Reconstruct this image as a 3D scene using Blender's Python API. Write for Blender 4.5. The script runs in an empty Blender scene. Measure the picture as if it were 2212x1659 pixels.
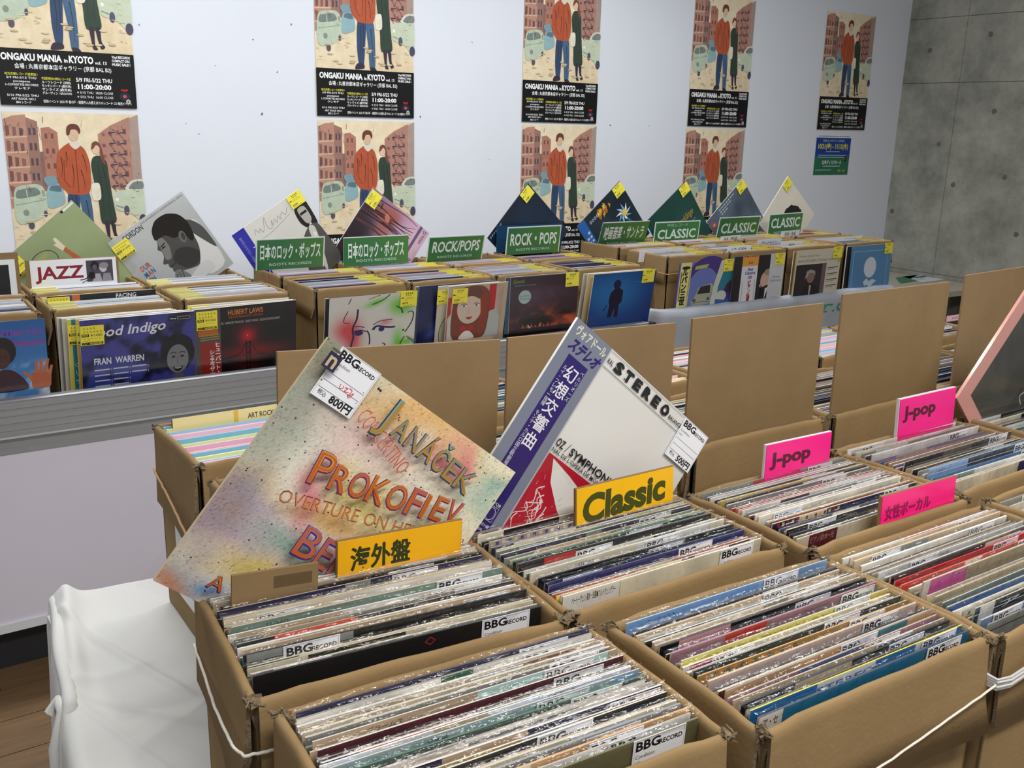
import bpy, math, random
import numpy as np
from mathutils import Matrix, Vector
R = math.radians
rnd = random.Random(7)
SC = bpy.context.scene
COL = SC.collection
CAMZ = 1.55            # camera height above the floor
# ---------------------------------------------------------------- camera
CR = Matrix(((0.82181521, 0.12652852, -0.55552705), (-0.56918317, 0.22596195, -0.79055152), (0.02550067, 0.96588391, 0.25771687)))
cd = bpy.data.cameras.new('camera'); cam = bpy.data.objects.new('camera', cd); COL.objects.link(cam)
cam.matrix_world = Matrix.Translation((0, 0, CAMZ)) @ CR.to_4x4()
cd.sensor_width = 36; cd.lens = 2092 / 2212 * 36; cd.clip_start = .02
SC.camera = cam
# ---------------------------------------------------------------- world, lights, exposure
wd = bpy.data.worlds.new('room_light'); SC.world = wd; wd.use_nodes = True
wd.node_tree.nodes['Background'].inputs[0].default_value = (.93, .96, 1, 1)
wd.node_tree.nodes['Background'].inputs[1].default_value = .34
SC.view_settings.view_transform = 'Standard'; SC.view_settings.look = 'None'
SC.view_settings.exposure = 0.0; SC.view_settings.gamma = 1; SC.view_settings.use_curve_mapping = False
def area(name, loc, aim, sx, sy, power, col=(1, 1, 1)):
    l = bpy.data.lights.new(name, 'AREA'); l.shape = 'RECTANGLE'; l.size = sx; l.size_y = sy; l.energy = power; l.color = col
    o = bpy.data.objects.new(name, l); COL.objects.link(o); o.location = loc
    o.rotation_euler = (Vector(aim) - Vector(loc)).to_track_quat('-Z', 'Y').to_euler()
def spot(name, loc, aim, power, ang=70, col=(1, 1, 1), rad=.05):
    l = bpy.data.lights.new(name, 'SPOT'); l.energy = power; l.spot_size = R(ang); l.spot_blend = .7; l.shadow_soft_size = rad; l.color = col
    o = bpy.data.objects.new(name, l); COL.objects.link(o); o.location = loc
    o.rotation_euler = (Vector(aim) - Vector(loc)).to_track_quat('-Z', 'Y').to_euler()
area('ceiling_lamp', (.5, 3.15, 3.0), (.5, 2.2, 0), 2.2, .22, 42, (.96, .98, 1))
area('ceiling_lamp', (3.3, 3.05, 3.0), (3.1, 2.0, 0), 2.2, .22, 40, (.96, .98, 1))
area('ceiling_lamp', (1.0, -.5, 3.0), (1.0, .9, .8), 2.4, .35, 62, (1, .97, .93))  # unseen fill added on the camera side to brighten front-facing covers
for sx_, pw in ((.9, 46), (2.3, 44), (3.8, 22)):
    spot('track_spotlight', (sx_, 2.2, 3.0), (sx_ + .1, 4.3, 1.6), pw, 95, (.93, .97, 1))
for p in ((1.9, 1.2), (1.3, 1.9)):
    spot('track_spotlight', (p[0], p[1], 2.95), (p[0] - .3 * (p[0] > 1), .75, 1.0), 24, 75, (1, .93, .82))
# ---------------------------------------------------------------- helpers
def ray(px, py): return CR @ Vector((px - 1106, 829.5 - py, -2092)).normalized()
def aty(px, py, y): r = ray(px, py) * (y / ray(px, py).y); return Vector((r.x, r.y, r.z + CAMZ))
def atz(px, py, z): r = ray(px, py); r = r * ((z - CAMZ) / r.z); return Vector((r.x, r.y, r.z + CAMZ))
def lin(c):
    if isinstance(c, str): c = [int(c[i:i + 2], 16) / 255 for i in (0, 2, 4)]
    return tuple(x / 12.92 if x <= .04045 else ((x + .055) / 1.055) ** 2.4 for x in c[:3])
def linA(a): return np.where(a <= .04045, a / 12.92, ((np.clip(a, 0, 1) + .055) / 1.055) ** 2.4)
def hexA(h): return np.array([int(h[i:i + 2], 16) / 255 for i in (0, 2, 4)])
def tag(o, label=None, cat=None, group=None, kind=None):
    for k, v in (('label', label), ('category', cat), ('group', group), ('kind', kind)):
        if v: o[k] = v
    return o
def link(name, me, parent=None):
    o = bpy.data.objects.new(name, me); COL.objects.link(o)
    if parent: o.parent = parent
    return o
def empty(name, loc=(0, 0, 0), rot=None): 
    o = bpy.data.objects.new(name, None); COL.objects.link(o); o.location = loc; o.empty_display_size = .05
    if rot: o.rotation_euler = rot
    return o
def mat(name, col, rough=.6, bump=0, bscale=60, noise=0, nscale=8, metal=0, spec=.5, coat=0, stretch=(1, 1, 1), attr=False, brough=.5):
    m = bpy.data.materials.new(name); m.use_nodes = True; n = m.node_tree.nodes; l = m.node_tree.links; b = n['Principled BSDF']
    b.inputs['Roughness'].default_value = rough; b.inputs['Metallic'].default_value = metal; b.inputs['Specular IOR Level'].default_value = spec
    b.inputs['Coat Weight'].default_value = coat; b.inputs['Coat Roughness'].default_value = .12
    tc = n.new('ShaderNodeTexCoord'); mp = n.new('ShaderNodeMapping'); mp.inputs['Scale'].default_value = stretch; l.new(tc.outputs['Object'], mp.inputs[0])
    base = None
    if attr:
        a = n.new('ShaderNodeAttribute'); a.attribute_name = 'Col'; base = a.outputs['Color']; l.new(base, b.inputs['Base Color'])
    else: b.inputs['Base Color'].default_value = (*lin(col), 1)
    if noise:
        t = n.new('ShaderNodeTexNoise'); t.inputs['Scale'].default_value = nscale; t.inputs['Detail'].default_value = 6; t.inputs['Roughness'].default_value = brough + .1; l.new(mp.outputs[0], t.inputs[0])
        mx = n.new('ShaderNodeMix'); mx.data_type = 'RGBA'; mx.blend_type = 'MULTIPLY'; mx.inputs[0].default_value = 1
        rp = n.new('ShaderNodeMapRange'); rp.inputs[1].default_value = .3; rp.inputs[2].default_value = .7; rp.inputs[3].default_value = 1 - noise; rp.inputs[4].default_value = 1 + noise * .4
        l.new(t.outputs[0], rp.inputs[0]); l.new(rp.outputs[0], mx.inputs[7])
        if base: l.new(base, mx.inputs[6])
        else: mx.inputs[6].default_value = (*lin(col), 1)
        l.new(mx.outputs[2], b.inputs['Base Color'])
    if bump:
        t = n.new('ShaderNodeTexNoise'); t.inputs['Scale'].default_value = bscale; t.inputs['Detail'].default_value = 4; t.inputs['Roughness'].default_value = brough; l.new(mp.outputs[0], t.inputs[0])
        bp = n.new('ShaderNodeBump'); bp.inputs['Strength'].default_value = bump; bp.inputs['Distance'].default_value = .004; l.new(t.outputs[0], bp.inputs['Height']); l.new(bp.outputs[0], b.inputs['Normal'])
    return m
M = {}
M['print'] = mat('printed_paper', 'ffffff', .45, attr=True)
M['gloss'] = mat('glossy_print', 'ffffff', .3, attr=True, coat=.25, bump=.12, bscale=14)
M['poster'] = mat('poster_paper', 'ffffff', .5, attr=True, coat=.03, spec=.25, bump=.05, bscale=5, noise=.16, nscale=22, brough=.65)
M['card'] = mat('corrugated_cardboard', '937953', .85, bump=.14, bscale=170, noise=.14, nscale=7, spec=.2)
M['cardB'] = mat('plain_cardboard', '8f7552', .7, bump=.12, bscale=90, noise=.10, nscale=9, spec=.25)
M['edge'] = mat('torn_cardboard', '84735b', .95, bump=.5, bscale=400, noise=.5, nscale=220, spec=.1)
M['wall'] = mat('white_painted_wall', 'd9dde5', .7, bump=.04, bscale=40, noise=.02, nscale=2)
M['concrete'] = mat('cast_concrete', 'a3a398', .75, bump=.25, bscale=30, noise=.44, nscale=3.6, spec=.3, brough=.62)
M['hole'] = mat('tie_hole_concrete', '6e6f66', .9, bump=.3, bscale=200, noise=.3, nscale=40)
M['alu'] = mat('brushed_aluminium', 'a9abae', .40, metal=.55, noise=.12, nscale=6, stretch=(.4, 4, 40))
M['aluw'] = mat('white_metal_trim', 'e2e5ea', .35, noise=.03)
M['panel'] = mat('lilac_grey_panel', 'e0dcea', .55, noise=.04, nscale=2, bump=.03, bscale=50)
M['beige'] = mat('beige_table_laminate', 'b9b0a0', .5, noise=.05, nscale=5)
M['cloth'] = mat('white_cotton_cloth', 'd9d8d4', .9, bump=.1, bscale=260, noise=.04, nscale=4, spec=.15)
M['cover'] = mat('grey_white_vinyl_cloth', 'a8adb5', .5, bump=.25, bscale=18, noise=.12, nscale=7, spec=.4)
M['wood'] = mat('wood_floor', '7d6142', .42, bump=.08, bscale=60, noise=.4, nscale=5, stretch=(.7, 9, 1), brough=.65)
M['dark'] = mat('dark_metal', '26262a', .6)
M['string'] = mat('white_string', 'e8e3d6', .8, bump=.3, bscale=500)
M['rubber'] = mat('tan_rubber_band', 'c79a6b', .55)
M['rope'] = mat('translucent_plastic_twine', 'c9c7c3', .3, bump=.4, bscale=150, stretch=(.1, 1, 1), spec=.6)
M['vinyl'] = mat('black_vinyl', '101012', .3)
def film(name, strength, rough, bump, scale, tint=.98, base=.012, pw_=3.5):
    m = bpy.data.materials.new(name); m.use_nodes = True; n = m.node_tree.nodes; l = m.node_tree.links; n.clear()
    o = n.new('ShaderNodeOutputMaterial'); mx = n.new('ShaderNodeMixShader'); t = n.new('ShaderNodeBsdfTransparent'); g = n.new('ShaderNodeBsdfGlossy')
    t.inputs[0].default_value = (tint, tint, tint, 1); g.inputs['Roughness'].default_value = rough
    f = n.new('ShaderNodeLayerWeight'); f.inputs[0].default_value = .5; pw = n.new('ShaderNodeMath'); pw.operation = 'POWER'; pw.inputs[1].default_value = pw_; mu = n.new('ShaderNodeMath'); mu.operation = 'MULTIPLY_ADD'; mu.inputs[1].default_value = strength; mu.inputs[2].default_value = base; mu.use_clamp = True
    tc = n.new('ShaderNodeTexCoord'); ns = n.new('ShaderNodeTexNoise'); ns.inputs['Scale'].default_value = scale; ns.inputs['Detail'].default_value = 3
    bp = n.new('ShaderNodeBump'); bp.inputs['Strength'].default_value = bump; bp.inputs['Distance'].default_value = .006
    l.new(tc.outputs['Object'], ns.inputs[0]); l.new(ns.outputs[0], bp.inputs['Height']); l.new(bp.outputs[0], g.inputs['Normal']); l.new(bp.outputs[0], f.inputs['Normal'])
    l.new(f.outputs['Facing'], pw.inputs[0]); l.new(pw.outputs[0], mu.inputs[0]); l.new(mu.outputs[0], mx.inputs[0]); l.new(t.outputs[0], mx.inputs[1]); l.new(g.outputs[0], mx.inputs[2]); l.new(mx.outputs[0], o.inputs[0])
    return m
M['film'] = film('clear_plastic_sleeve', .35, .12, .4, 16)
M['filmE'] = film('crinkled_sleeve_edge', .55, .13, .6, 70, .985, .03, 2.3)
# ---------------------------------------------------------------- plain mesh builder
class MB:
    def __init__(s): s.v = []; s.f = []; s.m = []
    def add(s, vs, fs, mi=0):
        b = len(s.v); s.v += [tuple(p) for p in vs]; s.f += [tuple(i + b for i in f) for f in fs]; s.m += [mi] * len(fs)
    def box(s, x0, y0, z0, x1, y1, z1, mi=0):
        s.add([(x0, y0, z0), (x1, y0, z0), (x1, y1, z0), (x0, y1, z0), (x0, y0, z1), (x1, y0, z1), (x1, y1, z1), (x0, y1, z1)],
              [(0, 3, 2, 1), (4, 5, 6, 7), (0, 1, 5, 4), (1, 2, 6, 5), (2, 3, 7, 6), (3, 0, 4, 7)], mi)
    def grid(s, P, mi=0, closed=False):
        nu, nv = len(P), len(P[0]); vs = [p for r in P for p in r]; fs = []
        for i in range(nu - 1):
            for j in range(nv - 1 if not closed else nv):
                j2 = (j + 1) % nv; fs.append((i * nv + j, (i + 1) * nv + j, (i + 1) * nv + j2, i * nv + j2))
        s.add(vs, fs, mi)
    def tube(s, pts, r, n=8, mi=0):
        P = []
        for i, p in enumerate(pts):
            p = Vector(p); d = (Vector(pts[min(i + 1, len(pts) - 1)]) - Vector(pts[max(i - 1, 0)])).normalized()
            a = d.cross(Vector((0, 0, 1))); a = a.normalized() if a.length > 1e-4 else Vector((1, 0, 0)); b = d.cross(a)
            P.append([tuple(p + a * r * math.cos(t * 2 * math.pi / n) + b * r * math.sin(t * 2 * math.pi / n)) for t in range(n)])
        s.grid(P, mi, True)
    def mesh(s, name, mats, smooth=False):
        me = bpy.data.meshes.new(name); me.from_pydata(s.v, [], s.f)
        for m in (mats if isinstance(mats, (list, tuple)) else [mats]): me.materials.append(m)
        me.polygons.foreach_set('material_index', s.m)
        if smooth: me.polygons.foreach_set('use_smooth', [True] * len(s.f))
        me.update(); return me
# ---------------------------------------------------------------- flat print as geometry with a colour attribute
_tc = {}
def textmesh(body, bold, res):
    k = (body, bold, res)
    if k not in _tc:
        c = bpy.data.curves.new('t', 'FONT'); c.body = body; c.resolution_u = res; c.offset = bold
        o = bpy.data.objects.new('t', c); me = bpy.data.meshes.new_from_object(o)
        v = np.zeros(len(me.vertices) * 3); me.vertices.foreach_get('co', v); v = v.reshape(-1, 3)[:, :2]
        f = [tuple(p.vertices) for p in me.polygons if p.area > 1e-9]
        # fix winding to face +z
        out = []
        for q in f:
            a, b, d = v[q[0]], v[q[1]], v[q[2]]
            cr = (b[0] - a[0]) * (d[1] - a[1]) - (b[1] - a[1]) * (d[0] - a[0])
            out.append(q if cr > 0 else q[::-1])
        bpy.data.objects.remove(o); bpy.data.curves.remove(c); bpy.data.meshes.remove(me)
        _tc[k] = (v, out)
    return _tc[k]
def vn(U, V, s, seed, st=1.0):
    g = np.random.RandomState(seed).rand(64, 64); x = U * s % 63; y = V * s * st % 63
    i = x.astype(int); j = y.astype(int); fx = x - i; fy = y - j; fx = fx * fx * (3 - 2 * fx); fy = fy * fy * (3 - 2 * fy)
    return (g[i, j] * (1 - fx) + g[i + 1, j] * fx) * (1 - fy) + (g[i, j + 1] * (1 - fx) + g[i + 1, j + 1] * fx) * fy
def fbm(U, V, s, seed, st=1.0): return .5 * vn(U, V, s, seed, st) + .3 * vn(U, V, s * 2.1, seed + 1, st) + .2 * vn(U, V, s * 4.3, seed + 2, st)
def blob(U, V, x, y, rx, ry, sh=1.0, rot=0):
    c, s = math.cos(rot), math.sin(rot); a = (U - x) * c + (V - y) * s; b = -(U - x) * s + (V - y) * c
    return np.exp(-((a / rx) ** 2 + (b / ry) ** 2) ** sh)
class Art:
    """print laid out from the top left corner, v downwards, in units of the sheet's width"""
    def __init__(s, w, h, t=.0, col='ffffff', back=None, edge=None, top=None, step=.00003):
        s.w, s.h, s.t, s.step, s.k = w, h, t, step, 0
        s.V = []; s.F = []; s.C = []; s.n = 0; s.off = (0, 0); s.sx = s.sy = 1; s.cut = None
        if t:
            b = lin(back or col); e = lin(edge or col); tp = lin(top or edge or col)
            q = [(0, 0), (1, 0), (1, h / w), (0, h / w)]
            s._raw(q, 0, [(3, 2, 1, 0)], lin(col)); s._raw(q, -t, [(0, 1, 2, 3)], b)
            W = 1; Hh = h / w
            for (a, c_, cc) in (((0, 0), (1, 0), tp), ((1, 0), (1, Hh), e), ((1, Hh), (0, Hh), e), ((0, Hh), (0, 0), e)):
                vs = [(a[0] * w, 0, -a[1] * w), (c_[0] * w, 0, -c_[1] * w), (c_[0] * w, t, -c_[1] * w), (a[0] * w, t, -a[1] * w)]
                s._v3(vs, [(0, 1, 2, 3)], cc)
    def _v3(s, vs, fs, col):
        s.V += vs
        for f in fs: s.F.append(tuple(i + s.n for i in f)); s.C += [col] * len(f)
        s.n += len(vs)
    def _raw(s, pts, d, fs, col):   # pts (u,v); d = distance towards the viewer
        s._v3([((p[0] * s.sx + s.off[0]) * s.w, -d, -(p[1] * s.sy + s.off[1]) * s.w) for p in pts], fs, col)
    def aff(s, sx=1, sy=1, ox=0, oy=0): s.sx, s.sy, s.off = sx, sy, (ox, oy); return s
    def layer(s): s.k += 1; return s.k * s.step
    def poly(s, pts, col):
        a = sum(pts[i][0] * pts[(i + 1) % len(pts)][1] - pts[(i + 1) % len(pts)][0] * pts[i][1] for i in range(len(pts)))
        if a > 0: pts = pts[::-1]
        s._raw(pts, s.layer(), [tuple(range(len(pts)))], lin(col)); return s
    def spoly(s, pts, col, n=4):   # closed smooth outline through the points
        out = []; N = len(pts)
        for i in range(N):
            p0, p1, p2, p3 = pts[i - 1], pts[i], pts[(i + 1) % N], pts[(i + 2) % N]
            for k in range(n):
                t = k / n; out.append(tuple(.5 * (2 * p1[c] + (p2[c] - p0[c]) * t * .8 + (2 * p0[c] - 5 * p1[c] + 4 * p2[c] - p3[c]) * t * t * .8 + (3 * p1[c] - p0[c] - 3 * p2[c] + p3[c]) * t ** 3 * .8) + (p2[c] - p1[c]) * (t * .0 + (3 * t * t - 2 * t ** 3) * .2) for c in (0, 1)))
        return s.poly(out, col)
    def rect(s, x0, y0, x1, y1, col): return s.poly([(x0, y0), (x1, y0), (x1, y1), (x0, y1)], col)
    def ell(s, x, y, rx, ry, col, rot=0, n=20, a0=0, a1=360):
        c, q = math.cos(R(rot)), math.sin(R(rot)); n2 = n if a1 - a0 >= 360 else n + 1
        pts = []
        for i in range(n2):
            t = R(a0 + (a1 - a0) * i / n); p, r = rx * math.cos(t), ry * math.sin(t); pts.append((x + p * c - r * q, y + p * q + r * c))
        return s.poly(pts, col)
    def line(s, pts, wd, col, closed=False):
        if closed: pts = pts + [pts[0]]
        d = s.layer(); vs = []; wds = wd if isinstance(wd, (list, tuple)) else [wd] * len(pts)
        for i, p in enumerate(pts):
            a = pts[max(i - 1, 0)]; b = pts[min(i + 1, len(pts) - 1)]; dx, dy = b[0] - a[0], b[1] - a[1]; L = math.hypot(dx, dy) or 1
            nx, ny = -dy / L * wds[i] / 2, dx / L * wds[i] / 2; vs += [(p[0] + nx, p[1] + ny), (p[0] - nx, p[1] - ny)]
        s._raw(vs, d, [(2 * i + 2, 2 * i + 3, 2 * i + 1, 2 * i) for i in range(len(pts) - 1)], lin(col)); return s
    def curve(s, pts, wd, col, n=6):
        out = []; P = [pts[0]] + list(pts) + [pts[-1]]
        for i in range(1, len(P) - 2):
            for k in range(n):
                t = k / n; out.append(tuple(.5 * (2 * P[i][c] + (P[i + 1][c] - P[i - 1][c]) * t + (2 * P[i - 1][c] - 5 * P[i][c] + 4 * P[i + 1][c] - P[i + 2][c]) * t * t + (3 * P[i][c] - P[i - 1][c] - 3 * P[i + 1][c] + P[i + 2][c]) * t ** 3) for c in (0, 1)))
        out.append(tuple(pts[-1]))
        if isinstance(wd, (list, tuple)): wd = [wd[0] + (wd[1] - wd[0]) * i / (len(out) - 1) for i in range(len(out))]
        return s.line(out, wd, col)
    def text(s, body, x, y, h, col, w=None, bold=.0, shear=0, rot=0, res=2, al='l', vert=False, sx=1, grad=None, fat=0):
        """x,y = left end of the baseline (or centre/right by al); h = cap height; w = squeeze to this width"""
        if fat:
            for (dx, dy) in ((-fat, 0), (fat, 0), (0, fat), (0, -fat)): s.text(body, x + dx, y + dy, h, col, w, bold, shear, rot, res, al, vert, sx)
        if vert:
            for i, ch in enumerate(body):
                if ch != ' ': s.text(ch, x, y + i * h * (w or 1.25), h * 1.0, col, bold=bold, res=res, al='c')
            return s
        v, f = textmesh(body, bold, res)
        if not len(v): return s
        sc = h / .72; q = v * sc; x0, x1 = q[:, 0].min(), q[:, 0].max(); fx = sx
        if w: fx = w / (x1 - x0)
        X = (q[:, 0] - x0) * fx + q[:, 1] * shear; Y = q[:, 1]
        if al == 'c': X = X - (x1 - x0) * fx / 2
        if al == 'r': X = X - (x1 - x0) * fx
        c, n = math.cos(R(rot)), math.sin(R(rot)); d = s.layer()
        PX = x + X * c - Y * n; PY = y - (X * n + Y * c)
        s._raw(list(zip(PX.tolist(), PY.tolist())), d, f, lin(col))
        if grad:
            g0, g1 = lin(grad[0]), lin(grad[1]); nn = sum(len(q) for q in f); C = []
            ys = Y; lo, hi = ys.min(), ys.max()
            for q_ in f:
                for i in q_:
                    t = (ys[i] - lo) / (hi - lo + 1e-9); C.append(tuple(g1[k] * t + g0[k] * (1 - t) for k in range(3)))
            s.C[-nn:] = C
        return s
    def field(s, nx, ny, fn, x0=0, y0=0, x1=1, y1=None):
        y1 = s.h / s.w if y1 is None else y1; d = s.layer()
        U, V = np.meshgrid(np.linspace(x0, x1, nx + 1), np.linspace(y0, y1, ny + 1)); A = linA(np.clip(fn(U, V), 0, 1)).reshape(-1, 3)
        vs = [(u * s.w, -d, -v * s.w) for u, v in zip(U.ravel(), V.ravel())]
        b = s.n; s.V += vs; m = nx + 1; Al = A.tolist()
        for j in range(ny):
            for i in range(nx):
                a = j * m + i; q = (a + m, a + m + 1, a + 1, a); s.F.append(tuple(k + b for k in q)); s.C += [Al[k] for k in q]
        s.n += len(vs); return s
    def mark(s): s.cut = (s.n, len(s.F), len(s.C)); return s
    def split(s, name, mt, ox, oz):   # what is under the mark, and the lettering above it
        c = s.cut; b = Art.__new__(Art); b.w, b.h = s.w, s.h; b.V = s.V[c[0]:]; b.F = [tuple(i - c[0] for i in f) for f in s.F[c[1]:]]; b.C = s.C[c[2]:]
        s.V = s.V[:c[0]]; s.F = s.F[:c[1]]; s.C = s.C[:c[2]]; return s.mesh(name, mt, ox, oz), b.mesh('lettering', mt, ox, oz)
    def mesh(s, name, mt='print', ox=0, oz=0):
        """ox, oz: the point of the sheet (units of width) that becomes the origin"""
        me = bpy.data.meshes.new(name); V = np.array(s.V) - np.array([ox * s.w, 0, -oz * s.w]); me.from_pydata(V.tolist(), [], s.F)
        a = me.color_attributes.new('Col', 'FLOAT_COLOR', 'CORNER'); C = np.ones((len(s.C), 4)); C[:, :3] = [c[:3] for c in s.C]
        a.data.foreach_set('color', C.ravel()); me.materials.append(M[mt]); me.update(); return me
def mix(a, b, t): t = np.clip(t, 0, 1)[..., None]; return a * (1 - t) + b * t
# ================================================================= THE ROOM
WY, WX = 4.3, 6.31        # back wall and right wall
def struct(name, mb, m, smooth=False): return tag(link(name, mb.mesh(name, m, smooth)), kind='structure')
b = MB(); b.box(-3.2, WY, -.02, WX, WY + .12, 3.3); w = struct('wall_back', b, M['wall'])
for i, (px, py) in enumerate(((404, 268), (300, 54), (630, 54), (546, 87), (566, 246), (465, 140), (907, 253), (1058, 345), (1255, 48), (1318, 271), (1610, 160), (1402, 272), (1842, 435), (600, 155), (1020, 90), (430, 290))):
    p = aty(px, py, WY - .0006); m_ = Art(.012, .012); r_ = rnd.random()
    m_.poly([(rnd.uniform(-.6, .6), rnd.uniform(-.6, .6)) for _ in range(5)], rnd.choice(['6f7682', '8a8f9a', 'a3a8b2', '7d7a78'])); sc = link('scuff', m_.mesh('scuff'), w); sc.location = p
b = MB(); b.box(WX + .02, -1.5, -.02, WX + .15, WY + .12, 3.3); wr = struct('wall_right', b, M['hole'])
ys = [WY + .1, 3.872, 2.35, .8, -1.5]; zs = [0, .62, 1.905, 2.325, 3.3]
for i in range(4):
    for j in range(4):
        p = MB(); g = .002; y0, y1, z0, z1 = ys[i + 1] + g, ys[i] - g, zs[j] + g, zs[j + 1] - g
        p.add([(WX + .012, y0 - .003, z0 - .003), (WX + .012, y1 + .003, z0 - .003), (WX + .012, y1 + .003, z1 + .003), (WX + .012, y0 - .003, z1 + .003), (WX, y0, z0), (WX, y1, z0), (WX, y1, z1), (WX, y0, z1)],
              [(4, 7, 6, 5), (0, 4, 5, 1), (1, 5, 6, 2), (2, 6, 7, 3), (3, 7, 4, 0)]); link('concrete_panel', p.mesh('concrete_panel', M['concrete']), wr)
for (y, z) in ((3.814, 1.238), (3.961, 1.503), (4.256, 1.023), (3.464, 1.307), (4.12, 2.12), (3.6, 1.72), (3.33, .95), (3.1, 1.6), (3.7, 2.2)):
    n = 14; p = MB(); vs = [(WX - .0012, y + .015 * math.cos(t * 2 * math.pi / n), z + .015 * math.sin(t * 2 * math.pi / n)) for t in range(n)] + [(WX + .001, y + .020 * math.cos(t * 2 * math.pi / n), z + .020 * math.sin(t * 2 * math.pi / n)) for t in range(n)]
    p.add(vs, [tuple(range(n - 1, -1, -1))] + [(t, (t + 1) % n, n + (t + 1) % n, n + t) for t in range(n)]); link('tie_hole', p.mesh('tie_hole', M['hole']), wr)
b = MB(); b.box(-3.2, -1.5, -.06, WX, WY, -.006); fl = struct('floor', b, M['wood'])
pm = {}
for j in range(16):
    y0 = .5 + j * .16; x = -.9 + (j * .53) % .9 - .9
    while x < 1.3:
        L = .9; p = MB(); p.box(0, 0, -.006, L - .003, .157, 0); k = j % 4
        if k not in pm:
            pm[k] = p.mesh('floor_board', M['wood'])
        o = link('floor_board', pm[k], fl); o.location = (x, y0, 0); x += L
# ================================================================= BACK TABLE WITH ITS FRONT RAIL AND PANEL
TB = CAMZ - .86
t = empty('display_table', (1.0, 2.8, 0)); tag(t, 'long grey table with ridged aluminium edge under the jazz and rock cartons', 'table')
def child(name, mb, m, par, smooth=False):
    o = link(name, mb.mesh(name, m, smooth), par); o.matrix_parent_inverse = Matrix.Translation(-Vector(par.location)); return o
b = MB(); b.box(-2.4, 2.80, TB - .03, 2.60, 3.95, TB); child('table_top', b, M['beige'], t)
# ridged rail: profile swept along x
zt = CAMZ - .7365; zb = CAMZ - .8415; prof = [(2.80, zt), (2.776, zt), (2.770, zt - .003)]
nr = 5
for k in range(nr):
    z0 = zt - .003 - (zt - zb - .006) * k / nr; z1 = zt - .003 - (zt - zb - .006) * (k + 1) / nr
    prof += [(2.7700, z0 - .0002), (2.7702, z0 - .0016), (2.7722, z0 - .0024), (2.7722, z1 + .0012)]
prof += [(2.769, zb), (2.80, zb)]
b = MB(); b.grid([[(x, y, z) for (y, z) in prof] for x in (-2.4, 2.600)]); b.add([(2.6, y, z) for (y, z) in prof], [tuple(range(len(prof)))]); child('rail', b, M['alu'], t)
b = MB(); b.box(2.600, 2.772, zb, 2.64, 2.80, zt - .004); child('rail_end_cap', b, M['dark'], t)
b = MB(); b.box(-2.4, 2.792, zb - .05, 2.62, 2.80, zb); child('under_rail', b, M['alu'], t)
b = MB(); b.box(-2.4, 2.795, .165, 2.62, 2.81, zb - .02); child('modesty_panel', b, M['panel'], t)
b = MB(); b.box(-2.4, 2.788, .142, 2.62, 2.815, .168); child('panel_trim', b, M['aluw'], t)
b = MB(); b.box(-2.4, 2.86, 0, 2.6, 2.88, .16); child('void_shade_board', b, M['dark'], t)  # added black board, stands in for the dark void below the panel
for x in (-1.6, .1, 2.5):
    b = MB(); b.box(x, 3.0, 0, x + .05, 3.05, TB - .03); child('leg', b, M['dark'], t); b = MB(); b.box(x, 3.8, 0, x + .05, 3.85, TB - .03); child('leg', b, M['dark'], t)
# right hand table under grey vinyl cloth
t = empty('covered_table', (3.4, 3.2, 0)); tag(t, 'table behind the classic cartons, its front draped in a grey-white vinyl cloth', 'table')
b = MB(); b.box(2.68, 2.84, TB - .03, 4.24, 3.95, TB); child('table_top', b, M['beige'], t)
for x, y in ((2.7, 2.86), (4.15, 2.86), (2.7, 3.85), (4.15, 3.85)):
    b = MB(); b.box(x, y, 0, x + .05, y + .05, TB - .03); child('leg', b, M['dark'], t)
# cloth: over a raised lip along the front, down to the floor
ct = CAMZ - .705; b = MB(); P = []; n = 90
for i in range(n + 1):
    u = i / n; x = 2.645 + u * 1.62; dy = 0
    if u < .04: dy = (1 - u / .04) ** 2 * .14
    if u > .97: dy = ((u - .97) / .03) ** 2 * .12
    row = []
    for (yy, zz, fo) in ((2.835, TB + .012, 0), (2.828, ct - .03, 0), (2.826, ct - .006, .1), (2.818, ct, .2), (2.800, ct + .0005, .2), (2.784, ct - .008, .4), (2.778, ct - .03, .7), (2.779, ct - .07, .9), (2.781, ct - .12, 1), (2.783, ct - .2, 1), (2.785, ct - .3, 1.2), (2.785, ct - .45, 1.4), (2.785, .02, 1.6)):
        w_ = .004 * math.sin(x * 9 + zz * 7) + .003 * math.sin(x * 23 + zz * 13 + 1) + .002 * math.sin(x * 41 - zz * 17)
        row.append((x, yy + dy - fo * (w_ + .004), zz + .0015 * math.sin(x * 31)))
    P.append(row)
b.grid(P); o = link('table_cloth', b.mesh('table_cloth', M['cover'], True)); sm = o.modifiers.new('s', 'SOLIDIFY'); sm.thickness = .003
tag(o, 'grey-white vinyl cloth with green lettering, hanging in front of the classic cartons', 'tablecloth')
a = Art(.5, .26); a.text('JAZZ. CLASSIC', 0, .12, .072, '1c8f78', w=.80, bold=.03); a.rect(.30, .31, .36, .335, '1c8f78'); a.rect(.44, .31, .47, .335, '1c8f78')
o2 = link('lettering', a.mesh('lettering'), o); o2.location = (3.598, 2.7665, CAMZ - .789 + .06)
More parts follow.
